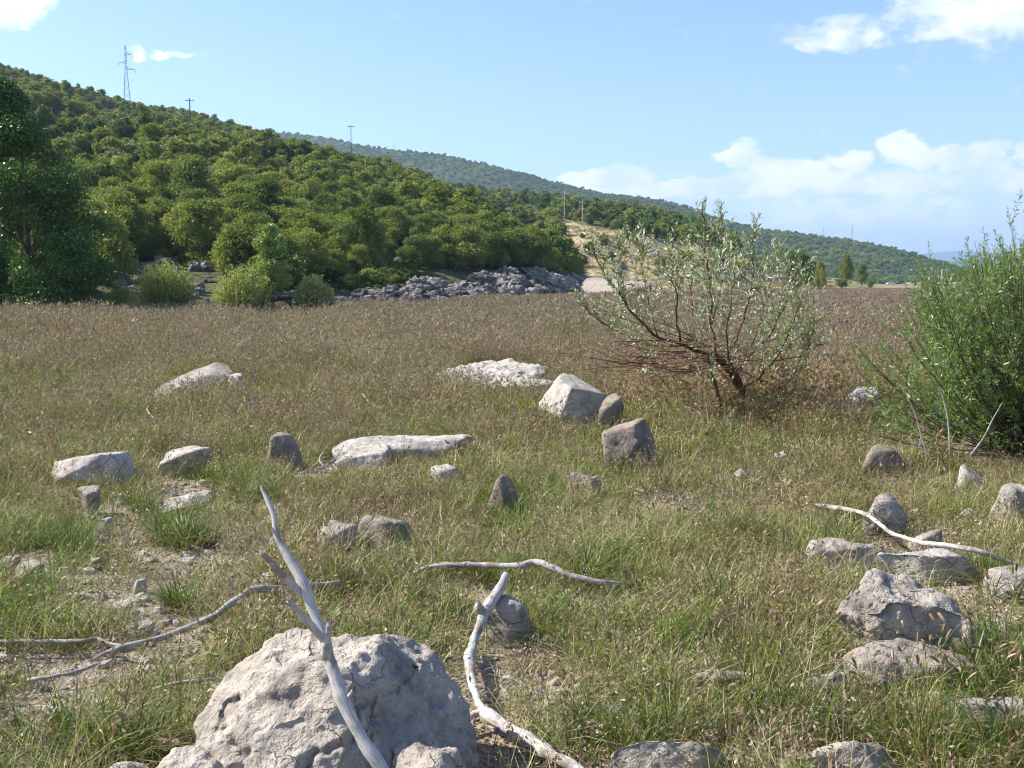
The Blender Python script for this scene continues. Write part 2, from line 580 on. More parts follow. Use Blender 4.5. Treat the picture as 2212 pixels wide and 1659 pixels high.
def ground_mat():
    m, T, out = mat('dry lakebed soil')
    pos = T.n('ShaderNodeNewGeometry').outputs['Position']
    a = T.noise(pos, .55, 5, .6)
    b = T.noise(pos, 6, 6, .65)
    c = T.noise(pos, 45, 4, .6)
    soil = T.ramp(b, [(.3, (.13, .10, .075)), (.5, (.24, .195, .15)), (.68, (.42, .36, .29))])
    grassy = T.ramp(T.noise(pos, .08, 4, .6), [(.3, (.17, .165, .065)), (.55, (.22, .18, .09)), (.75, (.24, .17, .115))])
    sep = T.n('ShaderNodeSeparateXYZ', None, _0=pos)
    far = T.sstep(T.m('ADD', sep.outputs[1], T.m('MULTIPLY', a, 8)), 14, 40)
    straw = T.ramp(c, [(.35, (.12, .09, .06)), (.5, (.27, .21, .14)), (.66, (.45, .38, .28))])
    soil = T.mix(T.sstep(a, .42, .6), straw, soil)
    col = T.mix(far, soil, grassy)
    peb = T.n('ShaderNodeTexVoronoi', {'feature': 'F1'}, Vector=pos, Scale=38.0)
    pb = T.sstep(peb.outputs['Distance'], .55, .12)
    col = T.mix(T.m('MULTIPLY', T.m('MULTIPLY', pb, T.sstep(a, .45, .55)), .55), col, (.50, .45, .39, 1))
    p = T.n('ShaderNodeBsdfPrincipled', None, Base_Color=col, Roughness=.95)
    p.inputs['Specular IOR Level'].default_value = .1
    bp = T.n('ShaderNodeBump', None, Strength=.9, Distance=.03, Height=T.m('ADD', T.m('MULTIPLY', pb, .4), T.m('ADD', b, T.m('MULTIPLY', c, .4))))
    T.put(p.inputs['Normal'], bp)
    T.put(out.inputs[0], p)
    return m


def hill_mat(name, woods, dry, sc):
    m, T, out = mat(name)
    pos = T.n('ShaderNodeNewGeometry').outputs['Position']
    md = T.n('ShaderNodeAttribute', {'attribute_name': 's'}).outputs['Fac']
    a = T.noise(pos, sc, 6, .62)
    b = T.noise(pos, sc * 7, 4, .6)
    w = T.mix(a, (*[x * .6 for x in woods], 1), (*[x * 1.35 for x in woods], 1))
    d = T.mix(b, (*[x * .7 for x in dry], 1), (*[min(1, x * 1.25) for x in dry], 1))
    d = T.mix(T.m('MULTIPLY', T.sstep(a, .52, .62), .5), d, (.15, .155, .05, 1))
    col = T.mix(md, w, d)
    p = T.n('ShaderNodeBsdfPrincipled', None, Base_Color=col, Roughness=.95)
    p.inputs['Specular IOR Level'].default_value = .1
    bp = T.n('ShaderNodeBump', None, Strength=.8, Distance=.25 / sc, Height=T.m('ADD', a, T.m('MULTIPLY', b, .3)))
    T.put(p.inputs['Normal'], bp)
    T.put(out.inputs[0], p)
    return m


# ------------------------------------------------------------------ ground sheet
def build_ground():
    rings = np.concatenate([[0.0], np.geomspace(.6, 14000, 470)])
    front = np.linspace(-50, 50, 560)
    back = np.linspace(50, 310, 90)[1:-1]
    ang = np.radians(np.concatenate([front, back]))
    A, Rr = np.meshgrid(ang, rings)
    X, Y = np.sin(A) * Rr, np.cos(A) * Rr
    Z = gz(X.ravel(), Y.ravel())
    fade = np.clip((1500 - Rr.ravel()) / 800, 0, 1)
    V = np.stack([X.ravel(), Y.ravel(), Z * fade], 1)
    nr, na = X.shape
    i, j = np.meshgrid(np.arange(nr - 1), np.arange(na), indexing='ij')
    k = (j + 1) % na
    F = np.stack([i * na + j, i * na + k, (i + 1) * na + k, (i + 1) * na + j], -1).reshape(-1, 4)[:, ::-1]
    F = F[F[:, 3] >= 0]
    struct(link('ground', mk('ground', V, F, ground_mat(), True)))


build_ground()


# ------------------------------------------------------------------ hills
class Hill:
    """a slope from its foot (distance d0) up to its ridge (distance d1) and down the far side"""
    def __init__(s, name, tab, amp, nsc, nu, nt, material, canopy, pw=.95, back=.5, meadow=None):
        s.tab = np.array(tab, float)     # rows: u, skyline v, d0, d1
        s.amp, s.nsc, s.pw, s.canopy, s.meadow = amp, nsc, pw, canopy, meadow
        us = np.linspace(s.tab[0, 0], s.tab[-1, 0], nu)
        ts = np.concatenate([np.linspace(-.03, 1, nt), np.linspace(1, 1 + back, nt // 4)[1:]])
        U, T_ = np.meshgrid(us, ts)
        P = s.pos(U.ravel(), T_.ravel())
        n1, n2 = U.shape
        i, j = np.meshgrid(np.arange(n1 - 1), np.arange(n2 - 1), indexing='ij')
        F = np.stack([i * n2 + j, i * n2 + j + 1, (i + 1) * n2 + j + 1, (i + 1) * n2 + j], -1).reshape(-1, 4)
        md = s.md(P) if meadow else np.zeros(len(P))
        s.obj = struct(link(name, mk(name, P, F, material, True, None, {'s': md})))

    def md(s, P):
        q = pix(P)
        lim = np.interp(q[:, 0], [r[0] for r in s.meadow], [r[1] for r in s.meadow])
        return np.clip((q[:, 1] - lim + 9 * fbm(P * .06, 2)) / 8, 0, 1)

    def pos(s, u, t):
        u = np.atleast_1d(np.asarray(u, float))
        t = np.atleast_1d(np.asarray(t, float))
        v, d0, d1 = (np.interp(u, s.tab[:, 0], s.tab[:, k]) for k in (1, 2, 3))
        d = d0 + (d1 - d0) * t
        z1 = np.maximum(EYE + slope(v) * d1 - s.canopy, .3)
        tt = np.clip(t, 0, 1)
        x = (u - CU) / F_PX * (d * math.cos(PITCH) - (z1 * tt ** s.pw - EYE) * math.sin(PITCH))
        z = z1 * tt ** s.pw - np.clip(-t, 0, 1) * 40
        z = np.where(t > 1, z1 * (1 - ((t - 1) / .5) * .7), z)
        w = np.clip(tt * 5, 0, 1) * np.clip((1.05 - tt) * 3, .12, 1)
        z = z + s.amp * fbm(np.stack([x * s.nsc, d * s.nsc, 0 * x + 3.3], 1), 4) * w
        return np.stack([x, d, z], 1)

    def find(s, u, v):
        ts = np.linspace(0.005, 1, 300)
        P = s.pos(np.full(300, u), ts)
        q = pix(P)[:, 1]
        k = int(np.argmin(np.abs(q - v)))
        return P[k]


H1 = Hill('near_hill', [(-1400, 60, 48, 420), (-500, 60, 48, 430), (0, 128, 56, 400), (80, 152, 57, 390), (200, 187, 57, 375), (275, 203, 58, 365), (400, 224, 59, 345),
                        (560, 266, 61, 315), (700, 300, 63, 285), (800, 322, 65, 262), (900, 352, 68, 235), (1000, 388, 76, 205), (1080, 436, 86, 180),
                        (1150, 462, 97, 160), (1220, 490, 110, 145), (1262, 540, 122, 140), (1300, 606, 130, 140)],
          4.5, .03, 260, 120, hill_mat('near hill soil', (.085, .085, .04), (.26, .19, .10), .05), 4.7, .98)
H2 = Hill('middle_hill', [(900, 380, 210, 420), (1000, 392, 180, 410), (1050, 402, 160, 400), (1180, 412, 140, 370), (1290, 425, 131, 340), (1400, 440, 138, 325), (1500, 462, 150, 310), (1600, 508, 170, 290),
                          (1700, 562, 195, 260), (1790, 606, 225, 250)],
          2.6, .035, 160, 90, hill_mat('middle hill soil', (.09, .09, .035), (.40, .32, .18), .05), 4.0, .9,
          meadow=[(900, 900), (1180, 900), (1215, 468), (1290, 488), (1400, 506), (1500, 528), (1650, 546), (1800, 560)])
H3 = Hill('wooded_ridge', [(100, 270, 900, 1700), (500, 276, 900, 1700), (640, 284, 900, 1650), (700, 290, 880, 1600), (800, 310, 860, 1550), (870, 318, 850, 1520), (960, 330, 840, 1480), (1060, 352, 820, 1430),
                           (1180, 385, 800, 1380), (1300, 411, 780, 1330), (1400, 425, 760, 1300), (1480, 440, 745, 1270), (1560, 470, 730, 1230), (1650, 486, 720, 1190),
                           (1750, 499, 705, 1130), (1850, 513, 690, 1080), (1950, 534, 680, 1020), (2000, 550, 680, 990), (2060, 575, 690, 940), (2110, 596, 700, 900), (2150, 608, 710, 880)],
          16, .006, 300, 90, hill_mat('wooded ridge soil', (.06, .075, .03), (.26, .2, .12), .012), 3.5, .95)
H4 = Hill('distant_hill', [(1850, 607, 3600, 4200), (1990, 590, 3600, 4300), (2060, 566, 3600, 4500), (2120, 552, 3600, 4600), (2212, 541, 3600, 4700), (2400, 530, 3600, 4800), (2900, 540, 3600, 4800), (3900, 560, 3600, 4800)],
          30, .0015, 120, 30, hill_mat('distant hill woods', (.05, .075, .03), (.26, .2, .12), .004), 0.0, .95)
H5 = Hill('farthest_mountain', [(1850, 600, 8200, 9500), (1950, 556, 8200, 9500), (2010, 546, 8200, 9500), (2080, 541, 8200, 9500), (2150, 548, 8200, 9500), (2300, 552, 8200, 9500), (2900, 540, 8200, 9500), (3900, 575, 8200, 9500)],
          60, .0008, 90, 20, hill_mat('farthest mountain woods', (.05, .075, .03), (.26, .2, .12), .002), 0.0, .95)

# ------------------------------------------------------------------ trees
def leaves(mb, C, N, size, asp=.55, r=None, m=0, h=.5, rng=RNG):
    """one diamond leaf per row of C, facing about N"""
    n = len(C)
    N = N / (np.linalg.norm(N, axis=1)[:, None] + 1e-9)
    a = rng.normal(size=(n, 3))
    A = np.cross(N, a)
    A /= np.linalg.norm(A, axis=1)[:, None] + 1e-9
    B = np.cross(N, A)
    s = (np.asarray(size) * rng.uniform(.65, 1.25, n))[:, None]
    V = np.stack([C - A * s * .5, C + B * s * asp * .5, C + A * s * .5, C - B * s * asp * .5], 1).reshape(-1, 3)
    F = np.arange(4 * n).reshape(n, 4)
    rr = rng.random(n) if r is None else r
    mb.add(V, F, np.repeat(rr, 4), h, 0, m)


def crown(mb, lobes, n, size, rng, m=0, thick=.34, asp=.6, up=.25, grad=0.0):
    L = np.array(lobes, float)
    w = L[:, 3] * L[:, 5]
    k = rng.choice(len(L), n, p=w / w.sum())
    D = rng.normal(size=(n, 3))
    D /= np.linalg.norm(D, axis=1)[:, None]
    flip = (D[:, 2] < -.35) & (rng.random(n) < .6)
    D[flip, 2] *= -1
    rr = 1 - np.abs(rng.normal(size=n)) * thick
    rr *= 1 + .5 * pnoise(D * 2.6 + k[:, None] * 5.1) + .2 * pnoise(D * 6.5 + k[:, None] * 2.1)
    C = L[k, :3] + D * L[k, 3:6] * rr[:, None]
    N = D * .6 + rng.normal(size=(n, 3)) * .7 + np.array([0, 0, up])
    lobr = rng.random(len(L))[k]
    r = np.clip(.5 * lobr + .5 * rng.random(n), 0, 1)
    leaves(mb, C, N, size, asp, r, m, rng=rng)


def lobes_round(rng, R, H, n, spread=.75, base=.15):
    out = []
    for i in range(n):
        a = rng.uniform(0, 2 * PI)
        f = (i + .5) / n
        z = H * (base + (1 - base) * (.12 + .74 * f))
        env = math.sin(PI * min(1, .22 + .74 * f)) ** .6
        rr = R * spread * env * math.sqrt(rng.uniform(.05, 1))
        s = R * rng.choice([.2, .28, .38, .52]) * rng.uniform(.85, 1.1) * (.65 + .35 * env)
        out.append((rr * math.cos(a), rr * math.sin(a), z, s, s, s * rng.uniform(.6, .85)))
    return out


def trunk(mb, H, r0, lobes, rng, m=1, nlimb=6, lean=.05):
    P = smooth_path([(0, 0, -.3), (lean * H * .3, 0, H * .25), (-lean * H * .3, lean * H * .4, H * .5), (0, 0, H * .82)], 9)
    V, F = tube(P, np.linspace(r0, r0 * .25, 9), 7)
    mb.add(V, F, rng.random(len(V)), V[:, 2], 0, m)
    for l in list(lobes)[:nlimb]:
        z = max(H * .18, l[2] * .55)
        i = int(np.clip(z / (H * .82) * 8, 1, 7))
        Q = smooth_path([P[i], (P[i] + np.array(l[:3])) / 2 + rng.normal(size=3) * .08 * H * .3, l[:3]], 6)
        V, F = tube(Q, np.linspace(r0 * .45, r0 * .1, 6), 5)
        mb.add(V, F, rng.random(len(V)), V[:, 2], 0, m)


PROTO = {}


def proto_tree(key, leafmat, R, H, nl, nleaf, size, seed, base=.12):
    rng = np.random.default_rng(seed)
    lob = lobes_round(rng, R, H, nl, base=base)
    mb = MB()
    crown(mb, lob, nleaf, size, rng)
    cm = mb.mesh(key + ' crown', [M[leafmat]])
    mt = MB()
    trunk(mt, H, .05 * R + .04, lob, rng, 0)
    tm = mt.mesh(key + ' trunk', [M['twig_brown']], True)
    PROTO[key] = (cm, tm, R, H)


for i in range(3):
    proto_tree(f'oak {i}', 'leaf_oak', 2.4, 4.8, 34, 10500, .20, 100 + i)
    proto_tree(f'mid {i}', 'leaf_mid', 2.3, 5.2, 32, 10500, .20, 120 + i)
for i in range(2):
    proto_tree(f'dark {i}', 'leaf_dark', 2.2, 5.4, 28, 9500, .20, 140 + i)
proto_tree('grey 0', 'leaf_gray', 2.1, 4.2, 16, 6500, .17, 160)
# simpler ones for the mass of wood further up and away
HIDE = bpy.data.collections.new('forest kinds')
RIDGE = bpy.data.collections.new('ridge kinds')


def mass_tree(coll, name, leafmat, R, H, nl, nleaf, size, seed):
    rng = np.random.default_rng(seed)
    mb = MB()
    crown(mb, lobes_round(rng, R, H, nl, base=.05), nleaf, size, rng)
    o = bpy.data.objects.new(name, mb.mesh(name, [M[leafmat]]))
    coll.objects.link(o)


for i, (lm, sd_) in enumerate([('leaf_oak', 1), ('leaf_oak', 2), ('leaf_mid', 3), ('leaf_mid', 4), ('leaf_dark', 5), ('leaf_gray', 6), ('leaf_oak', 7)]):
    mass_tree(HIDE, f'wood_kind_{i}', lm, 2.3, 4.4, 18, 2800, .36, 200 + sd_)
for i, (lm, sd_) in enumerate([('leaf_mid', 1), ('leaf_dark', 2), ('leaf_mid', 3), ('leaf_oak', 4)]):
    mass_tree(RIDGE, f'ridge_kind_{i}', lm, 5.0, 5.0, 9, 420, 1.3, 300 + sd_)


def scatter(name, pts, rot, scl, idx, coll, dry=None):
    """points that carry instances of the objects of coll (sorted by name)"""
    n = len(pts)
    me = bpy.data.meshes.new(name)
    me.vertices.add(n)
    me.vertices.foreach_set('co', np.ascontiguousarray(pts, np.float32).ravel())

    def fa(nm, typ, key, v):
        a = me.attributes.new(nm, typ, 'POINT')
        a.data.foreach_set(key, np.ascontiguousarray(v).ravel())
    fa('rot', 'FLOAT_VECTOR', 'vector', rot.astype(np.float32))
    fa('scl', 'FLOAT_VECTOR', 'vector', scl.astype(np.float32))
    fa('idx', 'INT', 'value', idx.astype(np.int32))
    fa('dry', 'FLOAT', 'value', (dry if dry is not None else np.zeros(n)).astype(np.float32))
    o = link(name, me)
    ng = bpy.data.node_groups.new(name + ' scatter', 'GeometryNodeTree')
    ng.interface.new_socket('Geometry', in_out='INPUT', socket_type='NodeSocketGeometry')
    ng.interface.new_socket('Geometry', in_out='OUTPUT', socket_type='NodeSocketGeometry')
    N, L = ng.nodes, ng.links
    gi, go = N.new('NodeGroupInput'), N.new('NodeGroupOutput')
    iop = N.new('GeometryNodeInstanceOnPoints')
    ci = N.new('GeometryNodeCollectionInfo')
    ci.inputs['Collection'].default_value = coll
    ci.inputs['Separate Children'].default_value = True
    ci.inputs['Reset Children'].default_value = True

    def attr(nm, typ):
        a = N.new('GeometryNodeInputNamedAttribute')
        a.data_type = typ
        a.inputs['Name'].default_value = nm
        return a.outputs['Attribute']
    e2r = N.new('FunctionNodeEulerToRotation')
    L.new(attr('rot', 'FLOAT_VECTOR'), e2r.inputs[0])
    L.new(gi.outputs[0], iop.inputs['Points'])
    L.new(ci.outputs[0], iop.inputs['Instance'])
    iop.inputs['Pick Instance'].default_value = True
    L.new(attr('idx', 'INT'), iop.inputs['Instance Index'])
    L.new(e2r.outputs[0], iop.inputs['Rotation'])
    L.new(attr('scl', 'FLOAT_VECTOR'), iop.inputs['Scale'])
    L.new(iop.outputs[0], go.inputs[0])
    md = o.modifiers.new('scatter', 'NODES')
    md.node_group = ng
    return o


def rotz(n, rng, tilt=0.0):
    return np.stack([rng.normal(size=n) * tilt, rng.normal(size=n) * tilt, rng.uniform(0, 2 * PI, n)], 1)


def hill_points(h, step, u0, u1, t0, t1, rng, far_growth=True):
    """roughly even cover of a hillside; step in metres"""
    out = []
    d = None
    ts, tcur = [], t0
    um = np.linspace(u0, u1, 9)
    d0 = np.interp(um, h.tab[:, 0], h.tab[:, 2]).mean()
    d1 = np.interp(um, h.tab[:, 0], h.tab[:, 3]).mean()
    while tcur < t1:
        dd = d0 + (d1 - d0) * tcur
        du = step / dd * F_PX
        us = np.arange(u0, u1, du)
        us = us + rng.uniform(-.42, .42, len(us)) * du
        tt = tcur + rng.uniform(-.42, .42, len(us)) * step / (d1 - d0)
        out.append(np.stack([us, tt], 1))
        tcur += step / (d1 - d0)
    A = np.concatenate(out)
    return A[:, 0], A[:, 1]


HERO_TREES = []
rng = np.random.default_rng(11)
u, t = hill_points(H1, 2.75, -700, 1290, .012, 1.02, rng)
P = H1.pos(u, t)
px = pix(P)
gap = pnoise(P * .05 + 4) + .35 * rng.random(len(P))
keep = (gap > -.42) | (t < .08)
rockline = np.interp(px[:, 0], [-400, 200, 250, 480, 520, 700, 720, 800, 930, 1018, 1100, 1200, 1290], [700, 640, 572, 578, 628, 630, 608, 594, 590, 584, 582, 590, 602])
keep &= px[:, 1] < rockline
P, px, u, t = P[keep], px[keep], u[keep], t[keep]
dist = np.linalg.norm(P, axis=1)
infr = (px[:, 0] > -60) & (px[:, 0] < 1300)
kindn = pnoise(P * .045 + 9) * 1.3 + rng.normal(size=len(P)) * .42
order = np.argsort(np.where(infr, dist, 1e9))
hero = set(order[:265].tolist())
size = rng.uniform(.42, .98, len(P))
size *= np.interp(t, [0, .05, .2, 1], [1.12, 1.08, .95, .85])
LBL = {
    'oak': 'yellowish green oak in the wood on the near hillside',
    'mid': 'mid green leafy tree in the wood on the near hillside',
    'dark': 'dark green tree standing out in the near hillside wood',
    'grey': 'greyish thin-leaved tree in the near hillside wood'}
LBL_LOW = {
    'oak': 'yellowish green oak in the lowest row above the shore rocks',
    'mid': 'mid green tree in the lowest row above the shore rocks',
    'dark': 'dark green tree in the lowest row above the shore rocks',
    'grey': 'greyish thin-leaved tree in the lowest row above the shore rocks'}
names = {'oak': 'oak_tree', 'mid': 'leafy_tree', 'dark': 'dark_tree', 'grey': 'grey_tree'}


def plant(key, label, cat, loc, s, rz, group, name='tree', sz=1.0):
    cm, tm, R, H = PROTO[key]
    o = thing(name, label, cat, loc, rz, group, (s, s, s * sz))
    o.scale[0] *= random.uniform(.82, 1.2)
    o.rotation_euler[0] = random.uniform(-.16, .16)
    o.rotation_euler[1] = random.uniform(-.16, .16)
    link('crown', cm, o)
    link('trunk', tm, o)
    return o


for i in hero:
    kf = kindn[i]
    if kf > .95:
        key, kk = f'dark {i % 2}', 'dark'
    elif kf > .3:
        key, kk = f'mid {i % 3}', 'mid'
    elif kf < -.95:
        key, kk = 'grey 0', 'grey'
    else:
        key, kk = f'oak {i % 3}', 'oak'
    low = px[i, 1] > rockline[keep][i] - 16
    plant(key, (LBL_LOW if low else LBL)[kk], 'tree', P[i] - np.array([0, 0, .25]), size[i], rng.uniform(0, 6.28),
          f'{"lowest row of " if low else ""}{kk} trees on the near hillside', names[kk], rng.uniform(.85, 1.2))
rest = np.array([i for i in range(len(P)) if i not in hero])
kr = kindn[rest]
# low scrub along the foot of the wood
ub, tb = hill_points(H1, 1.5, -200, 1290, .0, .14, rng)
Pb = H1.pos(ub, tb)
pb = pix(Pb)
lb = np.interp(pb[:, 0], [-400, 200, 250, 480, 520, 700, 720, 800, 930, 1018, 1100, 1200, 1290], [700, 640, 574, 584, 646, 644, 634, 626, 608, 592, 590, 596, 606])
kb = (pb[:, 1] < lb + 5 * rng.normal(size=len(Pb))) & (pb[:, 1] > lb - 34) & (rng.random(len(Pb)) < .75)
Pb = Pb[kb]
idx = np.where(kr > .95, 4, np.where(kr > .3, 2 + rng.integers(0, 2, len(rest)), np.where(kr < -.95, 5, rng.choice([0, 1, 6], len(rest)))))
sc = size[rest]
o = scatter('wood_on_near_hill', P[rest] - np.array([0, 0, .2]), rotz(len(rest), rng, .12), np.stack([sc * rng.uniform(.85, 1.25, len(rest)), sc, sc * rng.uniform(.75, 1.2, len(rest))], 1), idx, HIDE)
sb = rng.uniform(.2, .42, len(Pb))
o2 = scatter('hillside_scrub', Pb - np.array([0, 0, .3]), rotz(len(Pb), rng), np.stack([sb, sb, sb * .9], 1), rng.choice([0, 1, 2, 4, 6], len(Pb)), HIDE)
struct(o2, 'stuff', 'low tangled scrub along the foot of the hillside wood', 'scrub')
struct(o, 'stuff', 'dense green wood covering the upper near hillside', 'woodland')

# middle hill: wood above its dry meadow
u, t = hill_points(H2, 4.3, 920, 1790, .02, 1.03, rng)
P = H2.pos(u, t)
md = H2.md(P)
n_ = pnoise(P * .04 + 2)
keep = (md < .5) & (n_ + .4 * rng.random(len(P)) > -.3)
P, u, t = P[keep], u[keep], t[keep]
kr = pnoise(P * .04 + 19) * 1.2 + rng.normal(size=len(P)) * .4
idx = np.where(kr > .55, 4, np.where(kr > -.05, 2 + rng.integers(0, 2, len(P)), rng.choice([0, 1, 6], len(P))))
sc = rng.uniform(.6, 1.1, len(P))
o = scatter('wood_on_middle_hill', P - np.array([0, 0, .3]), rotz(len(P), rng), np.stack([sc, sc, sc], 1), idx, HIDE)
struct(o, 'stuff', 'green wood on the middle hill above the dry grass slope', 'woodland')

# blue-green ridge behind
u, t = hill_points(H3, 7.6, 560, 2140, .0, 1.03, rng)
P = H3.pos(u, t)
keep = pnoise(P * .012) + .5 * rng.random(len(P)) > -.5
P = P[keep]
kr = pnoise(P * .01 + 7) + rng.normal(size=len(P)) * .35
idx = np.where(kr > .3, 1, np.where(kr < -.35, 3, rng.choice([0, 2], len(P))))
sc = rng.uniform(.45, .85, len(P))
o = scatter('wood_on_ridge', P - np.array([0, 0, .5]), rotz(len(P), rng), np.stack([sc, sc, sc * .9], 1), idx, RIDGE)
struct(o, 'stuff', 'scrubby wood covering the long ridge behind', 'woodland')


# ------------------------------------------------------------------ single trees and shrubs
def lone_tree(name, label, cat, u, vb, y, lobes, nleaf, size, matk, seed, thick=.16, asp=.6, group=None, z=None, up=.25, r0=.12, lean=.04, extra=None):
    rng = np.random.default_rng(seed)
    base = at(u, vb, y)
    base[2] = gz1(base[0], base[1]) if z is None else z
    o = thing(name, label, cat, base, 0, group)
    mb = MB()
    crown(mb, lobes, nleaf, size, rng, thick=thick, asp=asp, up=up)
    if extra:
        extra(mb, rng)
    link('crown', mb.mesh(name + ' crown', [M[matk]]), o)
    mt = MB()
    H = max(l[2] for l in lobes)
    trunk(mt, H, r0, lobes, rng, 0, nlimb=10, lean=lean)
    link('trunk', mt.mesh(name + ' trunk', [M['twig_brown']], True), o)
    return o


def lobes_px(ub, y, rows, n, seed, srange=(.5, .9), depth=.7):
    """lobes filling an outline given as rows (v, u_left, u_right) at distance y, relative to the foot ub"""
    rng = np.random.default_rng(seed)
    rows = np.array(rows, float)
    out = []
    k = y / F_PX
    for i in range(n):
        v = rng.uniform(rows[0, 0], rows[-1, 0])
        l, r = np.interp(v, rows[:, 0], rows[:, 1]), np.interp(v, rows[:, 0], rows[:, 2])
        s = rng.uniform(*srange)
        w = max((r - l) * k / 2 - s * .45, .05)
        s = min(s, (r - l) * k / 2 * .9 + .1)
        a, q = rng.uniform(0, 2 * PI), rng.random() ** .3
        cx = ((l + r) / 2 - ub) * k + w * q * math.cos(a)
        out.append((cx, w * depth * q * math.sin(a), max(s * .5, EYE + (HV - v) * k - (EYE - 1.7) - s * .3), s, s, s * .75))
    return out


lone_tree('poplar_tree', 'tall dark glossy-leaved poplar at the left edge of the field', 'tree', 62, 640, 46,
          lobes_px(62, 46, [(185, 0, 45), (260, -60, 105), (330, -110, 165), (380, -130, 225), (450, -140, 250), (560, -140, 262), (655, -130, 265)], 120, 5, (.6, 1.15)),
          95000, .12, 'poplar', 41, thick=.34, asp=.75, r0=.16)
lone_tree('poplar_tree', 'dark poplar cut off by the left frame edge, behind the first', 'tree', -190, 640, 50,
          lobes_px(-190, 50, [(130, -260, -90), (260, -330, 10), (400, -350, 40), (650, -340, 20)], 60, 6, (.8, 1.3)), 40000, .14, 'poplar', 42, r0=.2)
lone_tree('young_poplar', 'slender pale young poplar between two feathery bushes', 'tree', 588, 628, 50,
          lobes_px(588, 50, [(488, 578, 598), (520, 562, 610), (560, 553, 622), (620, 555, 632)], 26, 7, (.3, .5)), 9000, .095, 'young', 43, thick=.3, asp=.8, r0=.05)


def feather_bush(name, label, u0, u1, vt, vb, y, seed, matk='feather', n=260, group='feathery bushes at the foot of the near hill'):
    """twiggy bush of fine upright shoots"""
    rng = np.random.default_rng(seed)
    k = y / F_PX
    uc = (u0 + u1) / 2
    b = at(uc, vb, y)
    b[2] = gz1(b[0], b[1]) - .05
    W, H = (u1 - u0) * k / 2, EYE + (HV - vt) * k - b[2]
    o = thing(name, label, 'bush', b, 0, group)
    mf, ms = MB(), MB()
    for i in range(n):
        a, q = rng.uniform(0, 2 * PI), rng.random() ** .6
        top = np.array([W * q * math.cos(a), W * .8 * q * math.sin(a), H * math.sqrt(max(.12, 1 - .72 * q * q)) * rng.uniform(.72, 1.04)])
        bs = np.array([top[0] * .3, top[1] * .3, 0])
        Pp = smooth_path([bs, bs * .4 + top * np.array([.6, .6, .45]), top], 6)
        V, Fq = tube(Pp, np.linspace(.012, .004, 6), 3, False)
        ms.add(V, Fq, rng.random(len(V)), V[:, 2])
        m_ = 60
        f = rng.uniform(.22, 1, m_) ** .8
        C = np.stack([np.interp(f, np.linspace(0, 1, 6), Pp[:, c]) for c in range(3)], 1) + rng.normal(size=(m_, 3)) * .055
        leaves(mf, C, rng.normal(size=(m_, 3)), .11, .42, np.clip(rng.random(m_) * .6 + .4 * rng.random(), 0, 1), rng=rng)
    link('foliage', mf.mesh(name + ' foliage', [M[matk]]), o)
    link('stems', ms.mesh(name + ' stems', [M['twig_brown']]), o)
    return o


feather_bush('feathery_bush', 'round olive bush in front of the blue-grey shore boulders, leftmost of three', 285, 430, 562, 645, 51, 51)
feather_bush('feathery_bush', 'dense yellow-green bush left of the young poplar', 460, 592, 570, 655, 49, 52)
feather_bush('feathery_bush', 'small bright feathery bush right of the young poplar', 630, 724, 592, 648, 50, 53)
feather_bush('feathery_bush', 'low green bush under the dark poplar edge', 225, 290, 602, 645, 47, 54, n=90)

# trees and shrubs on the slope behind the silver willow
for i, (uu, vt, vb, w, y, mk_, lab) in enumerate([
        (1722, 538, 612, 62, 190, 'mid', 'rounded green tree at the end of the slope, behind the silver willow'),
        (1752, 556, 613, 44, 186, 'dark', 'dark green tree at the field edge right of the silver willow'),
        (1772, 560, 612, 30, 184, 'oak', 'pale green tree, rightmost of the three at the slope end'),
        (1827, 546, 590, 34, 250, 'oak', 'small pale tree standing alone on the grassy spit'),
        (1862, 566, 592, 28, 255, 'mid', 'small green tree right of the pale one on the grassy spit'),
        (1818, 601, 610, 32, 230, 'mid', 'low dark bush on the grassy spit'),
        (1880, 604, 612, 16, 240, 'oak', 'small tan bush on the grassy spit near the parked car'),
        (2010, 597, 612, 26, 330, 'oak', 'low bush beside the pale shore right of the parked car'),
        (1976, 600, 609, 16, 340, 'grey', 'tiny bush on the far field edge right of the parked car')]):
    p = at(uu, vb, y)
    p[2] = gz1(p[0], p[1]) - .1
    k = y / F_PX
    cm, tm, R_, H_ = PROTO[{'mid': 'mid 1', 'dark': 'dark 1', 'oak': 'oak 2', 'grey': 'grey 0'}[mk_]]
    h_ = max((HV - vt) * k + EYE - p[2], .8)
    s = w * k / 2 / R_
    o = thing('tree' if vb - vt > 22 else 'bush', lab, 'tree' if vb - vt > 22 else 'bush', p, i * 1.3, None, (s, s, h_ / H_))
    link('crown', cm, o)
    link('trunk', tm, o)
rngs = np.random.default_rng(77)
cnt = 0
for _ in range(900):
    uu, vv = rngs.uniform(1210, 1740), rngs.uniform(480, 612)
    lim = np.interp(uu, [1210, 1290, 1400, 1500, 1650, 1800], [476, 504, 524, 548, 562, 575])
    if vv < lim or vv > 605 or (1270 < uu < 1410 and vv > 568):
        continue
    p = H2.find(uu, vv)
    if pnoise(np.array([[p[0] * .09, p[1] * .09, 3]]))[0] < -.02:
        continue
    kk = rngs.choice(['mid', 'dark', 'oak', 'grey'], p=[.4, .2, .25, .15])
    s = rngs.uniform(.25, .6)
    cm, tm, R_, H_ = PROTO[kk + (' 0')]
    o = thing('shrub', f'{ {"mid":"green","dark":"dark green","oak":"yellowish","grey":"greyish"}[kk]} shrub on the dry grass slope behind the silver willow', 'shrub',
              p - np.array([0, 0, .15]), rngs.uniform(0, 6), f'{kk} shrubs on the dry grass slope', (s, s, s * .8))
    link('crown', cm, o)
    link('trunk', tm, o)
    cnt += 1
    if cnt > 48:
        break


